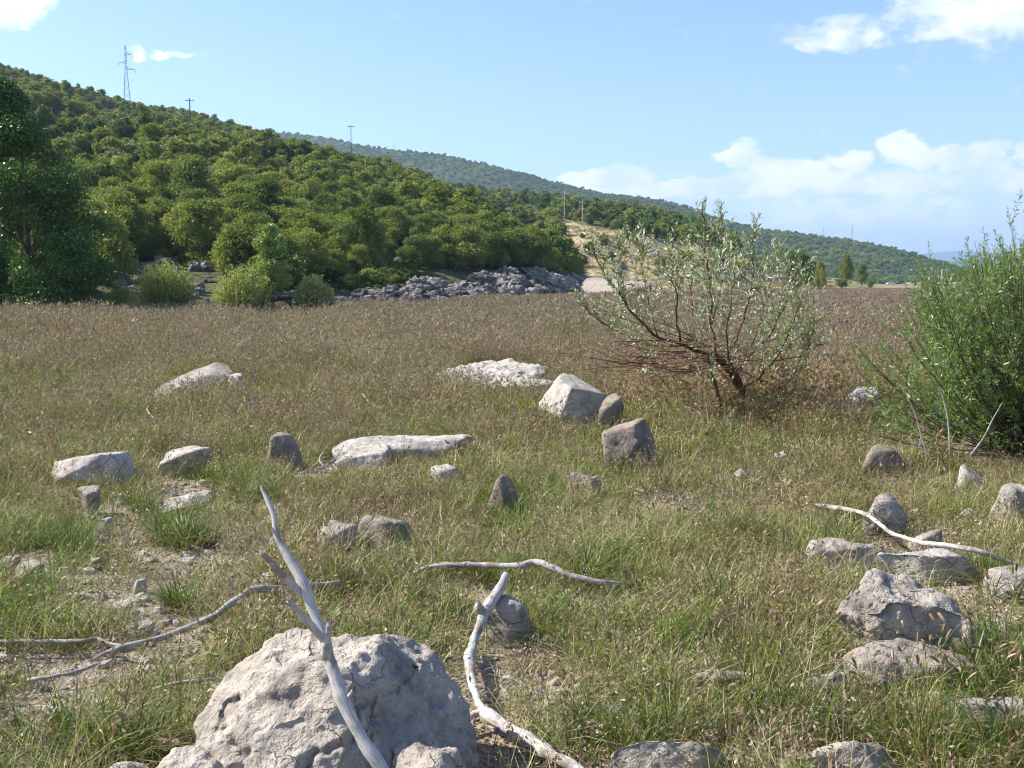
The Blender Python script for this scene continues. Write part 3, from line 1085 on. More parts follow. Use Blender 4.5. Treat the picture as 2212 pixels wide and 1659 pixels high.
# ------------------------------------------------------------------ rocks
FOOT = []      # footprints grass keeps clear of: x, y, rx, ry, angle


def rock_shape(rng, n=4, planes=16, dmin=.72, p=14, explicit=None):
    D, F = ico(n)
    if explicit is None:
        N = rng.normal(size=(planes, 3))
        N /= np.linalg.norm(N, axis=1)[:, None]
        d = rng.uniform(dmin, 1, planes)
        N = np.vstack([N, [rng.normal() * .16, rng.normal() * .16 - .1, 1.0]])
        N[-1] /= np.linalg.norm(N[-1])
        d = np.append(d, .62 if p > 15 else .78)
    else:
        N = np.array([e[:3] for e in explicit], float)
        N /= np.linalg.norm(N, axis=1)[:, None]
        d = np.array([e[3] for e in explicit], float)
    q = np.maximum(D @ N.T, 1e-4) / d
    r = (q ** p).sum(1) ** (-1 / p)
    r = np.minimum(r, 1.35)
    return D * r[:, None], F


def rough(V, F, rng, a=.03, sc=6.0, ridge=.5, fine=.3, strata=0.0):
    """push vertices along their normals with noise; V in metres"""
    n = np.zeros_like(V)
    fn = np.cross(V[F[:, 1]] - V[F[:, 0]], V[F[:, 2]] - V[F[:, 0]])
    for c in range(3):
        np.add.at(n, F[:, c], fn)
    n /= np.linalg.norm(n, axis=1)[:, None] + 1e-9
    o = rng.uniform(0, 60, 3)
    d = fbm(V * sc + o, 5, .55) + ridge * (ridged(V * sc * .7 + o + 7, 3) - 1.2) + fine * fbm(V * sc * 5 + o, 3)
    if strata:
        w = fbm(V * sc * .4 + o, 2) * .25
        d = d + strata * (np.abs(((V[:, 2] + w * .1) * sc * 1.5) % 1 - .5) * 2 - .5)
    return V + n * (a * d)[:, None]


def fit(V, W, D, H):
    lo, hi = V.min(0), V.max(0)
    c = (lo + hi) / 2
    return (V - c) / ((hi - lo) / 2) * np.array([W / 2, D / 2, H / 2]) + np.array([0, 0, H / 2])


def rock(name, label, u0, u1, vt, vb, m='rock', depth=.7, seed=0, n=5, bury=.3, a=None, rz=0.0, tilt=0.0, tiltx=0.0, planes=9, p=42, dmin=.55, ridge=.5, strata=0.0, group=None, cat='rock', y=None, foot=True, fine=.3, h=None):
    rng = np.random.default_rng(seed * 7 + 5)
    g = G((u0 + u1) / 2, vb)
    # the lowest few centimetres stand behind grass: the visible foot is a little above the ground
    hide = float(np.interp(g[1], [4, 7, 12], [0, .06, .13]))
    y0 = -(EYE - hide - g[2]) / slope(vb) if y is None else y
    W = (u1 - u0) * y0 * wide(vb) * 1.05
    Dp = W * depth
    if h is not None:                       # flat slab: its far edge gives its depth
        Dp = max(-(EYE - h - g[2]) / slope(vt) - y0, .25 * W)
    yc = y0 + Dp / 2
    xc = ((u0 + u1) / 2 - CU) * wide((vt + vb) / 2) * (y0 + Dp * .3)
    zt = EYE + slope(vt) * (yc + Dp * .12)
    zg = gz1(xc, yc)
    H = max(zt - zg, .04)
    if h is not None:
        H = h
        zt = zg + h
    V, F = rock_shape(rng, n, planes, dmin, p)
    Hh = H * (1 + bury)
    V = fit(V, W, Dp, Hh)
    cx, sx = math.cos(tilt), math.sin(tilt)
    V = V - np.array([0, 0, Hh / 2])
    V = V @ np.array([[cx, 0, -sx], [0, 1, 0], [sx, 0, cx]])
    cx, sx = math.cos(tiltx), math.sin(tiltx)
    V = V @ np.array([[1, 0, 0], [0, cx, sx], [0, -sx, cx]])
    V = V + np.array([0, 0, Hh / 2 - H * bury])
    V = rough(V, F, rng, a if a is not None else .026 * min(W, .6), 2.2 / max(min(W, H * 2.5), .12), ridge, fine, strata)
    ca, sa = math.cos(rz), math.sin(rz)
    V = V @ np.array([[ca, sa, 0], [-sa, ca, 0], [0, 0, 1]])
    # keep the top where the photograph has it
    V[:, 2] += (zt - zg) - V[:, 2].max()
    o = link(name, mk(name, V, F, M[m], True), None, (xc, yc, zg))
    tag(o, label, cat, group)
    if foot:
        kf = .98 if h is not None else .72
        FOOT.append((xc, yc, W / 2 * kf, Dp / 2 * kf, rz))
        if h is not None and y0 < 7:
            FOOT.append((xc, yc - Dp / 2 - .08, W / 2 * .85, .24, 0))
    return o


def big_boulder():
    rng = np.random.default_rng(5)
    ex = [(0.05, .15, 1, .93), (-.62, -.25, .72, .80), (-.9, -.2, .42, .93), (-.35, -.8, .45, .90), (.62, -.42, .60, .80), (.93, -.22, .25, .88), (.25, -.92, .22, .93),
          (.75, .3, .66, .84), (-.3, .75, .6, .9), (.2, .95, .2, .95), (-.95, .3, .1, 1.0), (.95, .35, 0, .95), (0, 0, -1, .9), (-.6, -.75, .1, 1.0), (.7, -.7, .05, .98)]
    V, F = rock_shape(rng, 7, explicit=ex, p=13)
    y = 3.55
    k = y / F_PX
    V = fit(V, 1.22, 1.0, .76)
    V[:, 2] -= .18
    # lean the peak to the right of the centre
    V[:, 0] += .10 * np.clip(V[:, 2] / .6, 0, 1) ** 1.5
    V[:, 2] -= .30 * np.clip(V[:, 0] - .24, 0, 1) * np.clip(V[:, 2] / .5, 0, 1)
    V[:, 2] -= .30 * np.clip(-V[:, 0] - .02, 0, 1) * np.clip(V[:, 2] / .5, 0, 1)
    V = rough(V, F, rng, .05, 1.7, .5, .05)
    V = rough(V, F, rng, .020, 3.6, 1.2, .2)
    V = rough(V, F, rng, .006, 15, 1.2, .3)
    # long cracks and hollows
    c1 = np.abs((V[:, 0] - .22) + .05 * fbm(V * 5, 3) + (V[:, 2] - .3) * .12)
    dep = np.exp(-(c1 / .012) ** 2) * (V[:, 1] < -.1) * (V[:, 2] < .42)
    c2 = np.abs((V[:, 2] - .30) + .35 * (V[:, 0] + .2) + .06 * fbm(V * 6 + 3, 3))
    dep = dep + .8 * np.exp(-(c2 / .014) ** 2) * (V[:, 0] < .1) * (V[:, 1] < 0)
    c3 = np.abs((V[:, 2] - .42) - .55 * (V[:, 0] - .3) + .05 * fbm(V * 7 + 8, 3))
    dep = dep + .7 * np.exp(-(c3 / .011) ** 2) * (V[:, 0] > .0) * (V[:, 1] < 0)
    V[:, 1] += dep * .03
    V[:, 2] -= dep * .015
    parts = [(V, F)]
    for (cx, cy, cz, w, d, h, sd2) in [(.03, -.42, .10, .44, .30, .34, 1), (.42, -.33, .12, .26, .30, .42, 2), (-.34, -.36, .06, .36, .30, .44, 3), (-.52, -.18, .0, .36, .36, .34, 4)]:
        r2 = np.random.default_rng(90 + sd2)
        v, f = rock_shape(r2, 6, 16, .75, 11)
        v = fit(v, w, d, h) + np.array([cx, cy, cz - h * .5])
        v = rough(v, f, r2, .02, 6, .8, .2)
        parts.append((v, f))
    nv = 0
    VV, FF = [], []
    for v, f in parts:
        VV.append(v)
        FF.append(f + nv)
        nv += len(v)
    V = np.concatenate(VV)
    xc = (672 - CU) * y * wide(1550)
    zt = EYE + slope(1362) * (y + .05)
    V[:, 2] += zt - V[:, 2].max()
    o = link('boulder', mk('boulder', V, np.concatenate(FF), M['rock_big'], True), None, (xc, y, 0))
    tag(o, 'large cracked pale limestone boulder at the bottom of the picture behind the leaning bleached branch', 'boulder')
    FOOT.append((xc, y, .60, .52, 0))


big_boulder()
rock('boulder', 'large rugged pitted grey boulder at lower right among foxtail grass', 1826, 2128, 1238, 1462, 'rock', .5, 87, 6, .3, a=.034, planes=12, ridge=1.1, p=20, dmin=.82)
rock('rock', 'low crumbling rock directly in front of the rugged grey boulder', 1832, 2110, 1388, 1512, 'rock', .6, 4, 5, .4, ridge=.9, dmin=.85, p=18)
rock('rock', 'wedge-shaped stone left of the rugged grey boulder', 1742, 1842, 1442, 1530, 'rock', .7, 6, 5, .3, tilt=-.25)
rock('rock', 'flat pale slab in the bottom edge at lower right', 1690, 1950, 1598, 1690, 'rock', .9, 7, 5, .6, p=18, h=0.12)
rock('rock', 'flat tan slab in the bottom edge right of the bleached branch', 1325, 1585, 1606, 1700, 'rock', .6, 8, 5, .6, tilt=-.08, p=9, h=0.14)
rock('rock', 'flat beige slab at the right frame edge below the rugged boulder', 2075, 2290, 1512, 1600, 'rock', .6, 9, 5, .6, h=0.14)
rock('rock', 'sunken flat stone left of the rugged grey boulder amid grass', 1505, 1625, 1448, 1505, 'rock', .7, 10, 4, .6, h=0.11)
rock('rock', 'long layered flat rock at right, left end under the white stick', 1738, 1945, 1160, 1222, 'rock', .6, 11, 5, .5, ridge=1.1, strata=.7, h=0.17)
rock('rock', 'pale hump rock behind the rugged grey boulder below the white stick', 1902, 2122, 1178, 1256, 'rock_w', .6, 12, 5, .45, ridge=.7, tilt=.06, h=0.2)
rock('rock', 'smooth rounded upright stone behind the white stick at right', 1868, 1958, 1066, 1150, 'rock', .6, 13, 5, .3, p=9, ridge=.2)
rock('rock', 'small smooth stone under the white stick right of the upright one', 1962, 2042, 1144, 1186, 'rock', .7, 14, 4, .4, p=9, ridge=.2)
rock('rock', 'rounded stone at the right frame edge above the white stick', 2148, 2270, 1038, 1125, 'rock', .7, 15, 5, .3, p=9, ridge=.3)
rock('rock', 'pale stone half hidden under the green willow', 2058, 2135, 1002, 1062, 'rock_w', .6, 16, 4, .4, tilt=.2)
rock('rock', 'tan stone in the grass left of the grey dead shoots', 1862, 1965, 960, 1010, 'rock_b', .6, 17, 4, .4)
rock('rock', 'pale broken rock at the left foot of the green willow', 1832, 1912, 836, 884, 'rock_w', .8, 18, 4, .4, ridge=.9)
rock('rock', 'stone at the right frame edge beside the end of the white stick', 2135, 2240, 1225, 1290, 'rock', .7, 19, 4, .4)
rock('rock', 'rough hollowed stone behind the standing end of the white branch', 1028, 1152, 1282, 1395, 'rock', .6, 20, 5, .3, ridge=1.2, planes=18, p=9)
rock('rock', 'small flat tan stone right of the big cracked boulder', 918, 988, 1440, 1500, 'rock_b', .7, 21, 4, .5, h=0.06)
rock('rock', 'small whitish stone left of the leaning bleached branch', 543, 596, 1237, 1262, 'rock_w', .8, 22, 4, .4)
rock('rock', 'rough lumpy stone left of the smooth brown one', 680, 772, 1124, 1186, 'rock', .7, 23, 5, .35, ridge=1.0)
rock('rock', 'smooth brown rounded rock behind reddish grass stems', 772, 896, 1111, 1182, 'rock_b', .7, 24, 5, .4, p=8, ridge=.25)
rock('rock', 'egg-shaped brown stone standing upright in the grass', 1050, 1116, 1022, 1100, 'rock_b', .8, 25, 5, .35, p=8, ridge=.15, planes=9)
rock('rock', 'dark rough pitted stone right of the egg-shaped one', 1228, 1300, 1020, 1064, 'rock_b', .8, 26, 5, .4, ridge=1.5)
rock('rock', 'square brown block with deep cracks left of the grass under the willow', 1284, 1414, 902, 1010, 'rock_b', .8, 131, 5, .25, planes=9, p=30, dmin=.6, ridge=.5, rz=.7, tilt=.15)
rock('boulder', 'pyramid-like white-topped boulder at the right end of the flat outcrop', 1168, 1318, 808, 912, 'rock_w', .8, 28, 5, .2, planes=8, p=48, dmin=.6, ridge=.6, rz=.3)
rock('rock', 'dark shaded rock leaning on the right of the white-topped boulder', 1290, 1348, 850, 915, 'rock_b', 1.0, 29, 4, .3, planes=10, p=22)
rock('rock_outcrop', 'long flat layered pale outcrop in the middle of the field', 940, 1190, 770, 830, 'rock_w', .7, 30, 6, .6, ridge=1.1, strata=.9, planes=18, a=.05, h=0.3)
rock('rock', 'low front ledge of the layered outcrop beside the white-topped boulder', 1040, 1205, 806, 842, 'rock_w', .4, 31, 5, .6, ridge=.9, strata=.6, h=0.24)
rock('rock', 'small flat stone just behind the layered outcrop', 958, 1006, 754, 770, 'rock_w', .8, 32, 4, .5)
rock('rock_slab', 'long white slab lying in the grass at the centre', 722, 1020, 934, 984, 'rock_w', .36, 33, 6, .3, tilt=-.03, planes=18, p=22, dmin=.75, ridge=.3, rz=.08, h=0.26)
rock('rock', 'rounded low left end of the long white slab', 712, 842, 952, 1000, 'rock_w', .45, 34, 5, .5, tilt=-.1, ridge=.4, h=0.2)
rock('rock', 'upright grey block with a shaded front left of the long white slab', 572, 652, 934, 1000, 'rock_b', .6, 35, 5, .25, planes=9, p=22)
rock('rock_slab', 'thin tilted slab with a shaded end between the white slab and grey block', 335, 462, 957, 1008, 'rock_w', .45, 36, 5, .35, tilt=-.16, planes=10, p=24, ridge=.3, h=0.25)
rock('rock_slab', 'smooth white wedge-shaped slab at left in the grass', 100, 276, 965, 1036, 'rock_w', .5, 37, 6, .15, tilt=-.12, planes=12, p=22, dmin=.7, ridge=.25, h=0.3)
rock('rock', 'small white stone tucked at the right end of the wedge-shaped slab', 245, 286, 988, 1028, 'rock_w', .8, 38, 4, .3)
rock('rock_slab', 'flat pinkish tilted slab in the left background grass', 326, 468, 782, 846, 'rock', .9, 39, 5, .5, tilt=-.05, tiltx=.08, planes=14, p=26, dmin=.85, ridge=.3, h=0.32)
rock('rock', 'small pale stone right of the pinkish tilted slab', 472, 532, 807, 834, 'rock_w', .7, 40, 4, .5)
rock('rock', 'tiny white stone alone in the left grass', 74, 102, 889, 908, 'rock_w', .8, 41, 4, .4)
rock('rock', 'small crusty pale stone below the right part of the white slab', 930, 1002, 1004, 1034, 'rock_w', .8, 42, 4, .4, ridge=1.0)
rock('rock', 'bluish grey stone below the wedge-shaped slab', 164, 214, 1050, 1096, 'rock', .8, 43, 4, .4)
rock('rock', 'flat pale stone in the gravel below the thin tilted slab', 345, 442, 1048, 1092, 'rock_w', .8, 44, 4, .7, ridge=.8, h=0.09)
small = [(300, 1262, 30, 'rock_w'), (262, 1310, 44, 'rock_w'), (318, 1355, 46, 'rock_w'), (210, 1215, 40, 'rock'), (225, 1130, 34, 'rock_w'), (150, 1290, 34, 'rock'),
         (60, 1235, 60, 'rock'), (20, 1215, 40, 'rock'), (600, 1175, 40, 'rock'), (1880, 1508, 44, 'rock_w'), (1955, 1512, 48, 'rock_w'), (2030, 1516, 52, 'rock_w'),
         (1100, 1470, 30, 'rock'), (1330, 1540, 50, 'rock'), (1400, 1105, 16, 'rock'), (1460, 1148, 14, 'rock_w'), (250, 1655, 60, 'rock_w'), (95, 1560, 40, 'rock'),
         (1600, 1020, 22, 'rock_w'), (1690, 985, 30, 'rock'), (2090, 1110, 30, 'rock'), (1150, 1540, 36, 'rock_w'), (1980, 1108, 26, 'rock'), (2180, 1420, 50, 'rock'), (2170, 1350, 46, 'rock')]
for i, (uu, vv, w, m_) in enumerate(small):
    side = 'left' if uu < 700 else ('middle' if uu < 1500 else 'right')
    near = 'front' if vv > 1400 else ('middle distance' if vv > 1150 else 'back')
    rock('stone', f'fist-sized {"whitish" if m_ == "rock_w" else "grey"} stone half sunk in the {side} {near} grass', uu - w / 2, uu + w / 2, vv - w * .38, vv + w * .22, m_, .8, 300 + i, 4, .4,
         group=f'{"whitish" if m_ == "rock_w" else "grey"} small stones, {side} {near}', cat='stone')


# ------------------------------------------------------------------ shore rocks
def slab_proto(seed, planes=12, p=18, n=5, squash=(1, .8, .6)):
    rng = np.random.default_rng(seed)
    V, F = rock_shape(rng, n, planes, .65, p)
    V = fit(V, 2 * squash[0], 2 * squash[1], 2 * squash[2]) - np.array([0, 0, squash[2]])
    V = rough(V, F, rng, .11, 1.9, 1.0, .35, .5)
    return mk('shore rock', V, F, M['rock_far'], True)


SLABS = [slab_proto(500 + i, squash=(1.3, .8, .42)) for i in range(4)]
LUMPS = [slab_proto(520 + i, 14, 10, squash=(1, .85, .8)) for i in range(4)]


def shore(meshes, u, v, y, s, rot, label, group, name='shore_rock', sc=(1, 1, 1), z=None):
    p = at(u, v, y)
    if z is not None:
        p[2] = z
    o = link(name, random.choice(meshes), None, p)
    o.rotation_euler = rot
    o.scale = (s * sc[0], s * sc[1], s * sc[2])
    tag(o, label, 'rock', group)
    return o


# boulders between the dark poplar and the young poplar
for (uu, vv, s, lab) in [(362, 568, .52, 'rounded white-topped shore boulder above the leftmost feathery bush'), (443, 574, .55, 'smooth blue-grey shore boulder left of its twin'),
                         (420, 577, .5, 'smooth shaded shore boulder under the wood edge'), (330, 580, .6, 'broken grey shore rock left of the rounded boulder'), (282, 572, .6, 'shaded shore rock beside the dark poplar'),
                         (262, 590, .5, 'low shore rock next to the dark poplar foliage'), (345, 558, .5, 'steep grey shore rock below the shaded wood'),
                         (275, 628, .45, 'brownish low rock at the field edge beside the dark poplar'), (300, 634, .45, 'flat pale rock at the field edge left of the first feathery bush')]:
    p = H1.find(uu, vv + 10)
    shore(LUMPS, uu, vv, p[1], s, (random.uniform(-.3, .3), random.uniform(-.3, .3), random.uniform(0, 6)), lab, None, z=p[2] + s * .3)
r5 = np.random.default_rng(66)
for i in range(60):
    uu, vv = r5.uniform(240, 520), r5.uniform(562, 652)
    p = H1.find(uu, vv)
    s = r5.uniform(.22, .6)
    shore(LUMPS if r5.random() < .6 else SLABS, uu, vv, p[1], s, (r5.uniform(-.3, .3), r5.uniform(-.3, .5), r5.uniform(0, 6)), 'grey jumbled rock on the bank behind the feathery bushes',
          'jumbled rocks behind the feathery bushes', z=p[2] + s * .15)
for i, (uu, vv, s) in enumerate([(600, 640, .6), (622, 634, .7), (648, 640, .65), (676, 645, .7), (640, 648, .55), (700, 650, .4), (560, 622, .5)]):
    shore(SLABS, uu, vv + 4, 50, s, (random.uniform(-.12, .12), random.uniform(-.12, .12), random.uniform(0, 6)),
          'flat brownish layered ledge at the field edge below the young poplar', 'flat ledges below the young poplar', 'rock_ledge', (1, 1, .6))
# the tilted strata along the shore
def outcrop_proto(seed):
    rng = np.random.default_rng(seed)
    V, F = rock_shape(rng, 6, 13, .6, 12)
    V = fit(V, 4.6, 2.6, 2.0) - np.array([0, 0, 1.0])
    th = rng.uniform(.45, .7)
    nrm = np.array([math.sin(th), 0, math.cos(th)])          # bedding dips to the right
    w = V @ nrm
    al = V - w[:, None] * nrm
    o = rng.uniform(0, 40, 3)
    q = al * .55 + nrm * (w * 2.6)[:, None] + o
    d = ridged(q, 4, .55) - 1.3
    step = np.abs((w * 1.9 + .5 * pnoise(al * .7 + o)) % 1 - .5) * 2
    big = fbm(V * .8 + o, 3)
    n = V / np.linalg.norm(V, axis=1)[:, None]
    V = V + n * (.22 * d + .16 * (step - .5) + .42 * big)[:, None]
    return mk('shore outcrop', V, F, M['rock_far'], False)


OUT = [outcrop_proto(700 + i) for i in range(6)]
rr = np.random.default_rng(61)
for i in range(72):
    uu = 716 + (1320 - 716) * (i / 71.) ** .8 + rr.uniform(-12, 12)
    line = np.interp(uu, [700, 800, 880, 930, 1018, 1100, 1200, 1290], [648, 640, 626, 612, 602, 600, 606, 610])
    bot = np.interp(uu, [700, 1000, 1200, 1300], [660, 652, 638, 624])
    vv = rr.uniform(line, bot)
    p = H1.find(uu, vv)
    s = np.interp(uu, [716, 850, 1000, 1290], [.2, .3, .62, .75]) * rr.uniform(.6, 1.25)
    o = shore(OUT, uu, vv, p[1], s, (rr.uniform(-.15, .15), rr.uniform(-.12, .2), rr.uniform(-.35, .35)), 'tilted jagged grey limestone layers on the shore below the near wood',
              'tilted jagged limestone layers', 'shore_outcrop', (rr.uniform(.8, 1.2), 1, rr.uniform(.8, 1.3)), z=p[2] + .25 * s)
    o.location.x = p[0]
for i in range(90):
    uu = rr.uniform(712, 1000)
    vv = rr.uniform(np.interp(uu, [700, 800, 930, 1018], [632, 624, 612, 606]), 662)
    p = H1.find(uu, vv)
    s = rr.uniform(.15, .42)
    o = shore(LUMPS, uu, vv, p[1], s, (rr.uniform(-.2, .2), rr.uniform(0, .5), rr.uniform(0, 6)), 'jumbled grey rock on the shore under the wood',
              'jumbled grey shore rocks', 'shore_rock', (rr.uniform(1.0, 1.5), 1, rr.uniform(.6, .9)), z=p[2] + .2 * s)
    o.location.x = p[0]
for (uu, vv) in [(1052, 560), (1066, 572), (1040, 552), (1075, 580), (865, 575), (1120, 575), (735, 520)]:
    p = H1.find(uu, vv)
    o = shore(OUT, uu, vv, p[1], .42, (0, .3, rr.uniform(-.3, .3)), 'bare tilted rock showing between trees above the shore layers', 'bare rocks between the trees above the shore', z=p[2] + .4)
    o.location.x = p[0]
# pinkish smooth slab and the rocks behind the silver willow
rock('rock_slab', 'smooth pinkish sloping slab at the far shore left of the silver willow', 1250, 1415, 599, 620, 'slab_pink', 1.4, 71, 5, .8, a=.12, y=118, foot=False, p=8, ridge=.2, tilt=.05)
for i in range(46):
    uu = rr.uniform(1345, 1690)
    vv = np.interp(uu, [1345, 1400, 1500, 1600, 1690], [560, 548, 580, 588, 600]) + rr.uniform(-8, 22)
    p = H2.find(uu, min(vv, 606))
    s = p[1] * rr.uniform(5, 15) / F_PX
    o = link('slope_rock', random.choice(LUMPS), None, p)
    o.rotation_euler = (rr.uniform(-.4, .4), rr.uniform(-.2, .5), rr.uniform(0, 6))
    o.scale = (s, s, s * .9)
    tag(o, 'grey rock cropping out of the dry slope behind the silver willow', 'rock', 'grey rocks on the dry slope')
for i, uu in enumerate([1790, 1805, 1818, 1834, 1848]):
    p = at(uu, 600, 268)
    p[2] = gz1(p[0], p[1]) - .1
    o = link('shore_rock', random.choice(LUMPS), None, p)
    o.scale = (.9, .9, .5)
    tag(o, 'small pale rock on the crest of the grassy spit', 'rock', 'pale rocks on the grassy spit')
for i in range(24):
    uu = 1968 + i * 5.5 + rr.uniform(-3, 3)
    p = at(uu, 606, 560 + rr.uniform(0, 60))
    p[2] = -.3
    o = link('shore_rock', random.choice(LUMPS), None, p)
    s = rr.uniform(1.2, 2.8)
    o.scale = (s * 1.6, s, s * .75)
    tag(o, 'pale rock on the far shore at the foot of the ridge', 'rock', 'pale rocks on the far shore')
# scattered white outcrops on the ridge slope
for (uu, vv) in [(1955, 585), (2015, 588), (2035, 590), (1975, 590), (1900, 592), (2048, 592), (1930, 572)]:
    p = H3.find(uu, vv)
    o = link('shore_rock', random.choice(LUMPS), None, p + np.array([0, 0, 2.0]))
    o.scale = (2.8, 1.8, 1.5)
    tag(o, 'pale outcrop showing through the wood low on the ridge', 'rock', 'pale outcrops on the ridge')


# ------------------------------------------------------------------ driftwood
STICKS = []


def stick_geo(mb, pts, r, n=70, sides=14, knob=.18, seed=0, broken=True):
    """pts: rows (x, y, z); r: radii at those rows"""
    rng = np.random.default_rng(seed)
    Q = smooth_path(np.hstack([np.asarray(pts, float), np.asarray(r, float)[:, None]]), n)
    L = np.concatenate([[0], np.cumsum(np.linalg.norm(np.diff(Q[:, :3], axis=0), axis=1))])
    Pp = Q[:, :3].copy()
    off = rng.uniform(0, 50)
    for c in range(3):
        Pp[:, c] += .35 * Q[:, 3] * pnoise(np.stack([L * 7, L * 0 + c * 3.1, L * 0 + off], 1))
    R = Q[:, 3] * (1 + knob * fbm(np.stack([L * 11, L * 0 + off, L * 0], 1), 3))
    for _ in range(max(2, n // 18)):          # knots and snapped twig stumps
        k0 = rng.uniform(.1, .95) * L[-1]
        R *= 1 + rng.uniform(.08, .28) * np.exp(-((L - k0) / (1.1 * Q[:, 3].mean())) ** 2)
    if broken:
        R[0] *= .8
        R[-1] *= .8
    V, F = tube(Pp, np.maximum(R, .0015), sides)
    nv = n * sides
    ang = np.tile(np.linspace(0, 1, sides, endpoint=False), n)
    ll = np.repeat(L, sides)
    # fluted, twisted surface
    cen = np.repeat(Pp, sides, 0)
    d = V[:nv] - cen
    fl = 1 + .09 * pnoise(np.stack([np.cos(2 * PI * (ang + ll * .4)) * 2.2, np.sin(2 * PI * (ang + ll * .4)) * 2.2, ll * 3 + off], 1)) + .06 * rng.normal(size=nv) * 0.4
    V[:nv] = cen + d * fl[:, None]
    if broken:
        e = slice((n - 1) * sides, n * sides)
        V[e] += (Pp[-1] - Pp[-2])[None] / (np.linalg.norm(Pp[-1] - Pp[-2]) + 1e-9) * rng.uniform(-1.2, 2.4, sides)[:, None] * Q[-1, 3]
    rr_ = np.concatenate([np.abs(ang * 2 - 1), [.5, .5]])
    hh = np.concatenate([ll, [0, L[-1]]])
    mb.add(V, F, rr_, hh)


def px3(rows):
    """rows (u, v, y, r_px) -> points and radii"""
    P = [at(a, b, c) for a, b, c, d in rows]
    return P, [d / F_PX * c for a, b, c, d in rows]


def lying(rows, lift=.02):
    """rows (u, v, r_px, extra lift): lies on the ground"""
    P, R = [], []
    for a, b, d, e in rows:
        g = G(a, b)
        for _ in range(4):
            h = gz1(g[0], g[1]) + e + lift
            t = ray(a, b)
            k = (h - EYE) / t[2]
            g = np.array([0, 0, EYE]) + t * k
        P.append(g)
        R.append(d / F_PX * g[1])
    return P, R


def driftwood(name, label, mainrows, sides_=(), m='drift', seed=0, cat='branch', n=90, lie=False, knob=.18, rk=.74):
    mb = MB()
    P, R = lying(mainrows) if lie else px3(mainrows)
    R = [x * rk for x in R]
    stick_geo(mb, P, R, n, 14, knob, seed)
    for i, s in enumerate(sides_):
        p, r = lying(s) if lie else px3(s)
        r = [x * rk for x in r]
        stick_geo(mb, p, r, 40, 10, knob, seed + 1 + i)
        STICKS.append(np.array(p))
    STICKS.append(np.array(P))
    me = mb.mesh(name, [M[m]], True)
    o = link(name, me)
    c = np.array(P).mean(0)
    me.transform(Matrix.Translation(Vector(-c)))
    o.location = c
    tag(o, label, cat)
    return o


driftwood('bleached_branch', 'tall forked bleached branch leaning up in front of the big boulder',
          [(985, 2000, 2.80, 20), (905, 1810, 2.82, 20), (820, 1659, 2.85, 19), (780, 1590, 2.88, 19), (738, 1500, 2.92, 19), (714, 1430, 2.95, 18), (700, 1385, 2.97, 19), (682, 1330, 3.0, 16), (655, 1262, 3.03, 16),
           (620, 1200, 3.06, 13), (598, 1160, 3.08, 11), (591, 1115, 3.1, 9), (578, 1080, 3.12, 8), (565, 1055, 3.13, 4)],
          [[(655, 1290, 3.03, 12), (630, 1262, 3.0, 11), (600, 1232, 2.97, 10), (580, 1209, 2.95, 8), (566, 1194, 2.94, 7)],
           [(700, 1385, 2.97, 11), (672, 1350, 2.93, 11), (648, 1322, 2.9, 10), (621, 1298, 2.87, 9)],
           [(745, 1512, 2.92, 6), (757, 1500, 2.9, 5), (762, 1490, 2.89, 3)],
           [(600, 1160, 3.08, 5), (592, 1150, 3.07, 4), (588, 1140, 3.06, 2)],
           [(700, 1420, 2.95, 11), (704, 1392, 2.93, 11), (708, 1370, 2.92, 9), (711, 1349, 2.91, 9)]], seed=11)
driftwood('bleached_branch', 'long thin curved grey branch lying on gravel at left',
          [(736, 1258, 7, .09), (690, 1264, 9, .09), (640, 1270, 10, .1), (575, 1272, 11, .12), (540, 1277, 11, .12), (500, 1305, 11, .11), (455, 1335, 10, .1), (400, 1358, 10, .08), (340, 1380, 9, .06), (262, 1399, 9, .05), (232, 1408, 6, .03), (200, 1426, 4, .01)],
          [[(262, 1398, 7, .05), (235, 1392, 7, .05), (210, 1380, 7, .06), (180, 1384, 6, .07), (100, 1385, 6, .06), (0, 1385, 5, .05), (-90, 1380, 4, .03)]], 'drift_gray', 21, lie=True)
driftwood('bleached_branch', 'arched grey branch lying across the grass in the centre',
          [(895, 1238, 5, .05), (925, 1226, 7, .08), (975, 1220, 8, .1), (1060, 1220, 9, .12), (1120, 1222, 9, .13), (1155, 1215, 11, .14), (1190, 1226, 10, .13), (1235, 1243, 9, .1), (1290, 1256, 9, .08), (1342, 1262, 7, .05)],
          m='drift_gray', seed=31, lie=True)
driftwood('bleached_branch', 'thick crooked white branch beside the big boulder, its upper end raised',
          [(1093, 1238, 5.05, 10), (1083, 1268, 5.0, 13), (1062, 1300, 4.93, 14), (1047, 1322, 4.88, 15), (1040, 1350, 4.83, 14), (1022, 1392, 4.75, 14), (1014, 1428, 4.45, 16), (1020, 1470, 4.24, 14), (1032, 1510, 4.09, 13),
           (1046, 1538, 3.98, 17), (1085, 1566, 3.86, 20), (1140, 1598, 3.73, 19), (1185, 1626, 3.63, 18), (1240, 1660, 3.51, 17), (1340, 1720, 3.32, 15)],
          [[(1046, 1535, 3.98, 9), (1020, 1545, 3.97, 9), (1002, 1560, 3.93, 8), (992, 1582, 3.88, 6)],
           [(1048, 1330, 4.88, 9), (1036, 1318, 4.87, 11), (1034, 1306, 4.86, 10)],
           [(1014, 1430, 4.65, 8), (1008, 1438, 4.63, 5), (1002, 1440, 4.62, 3)]], seed=41, knob=.22)
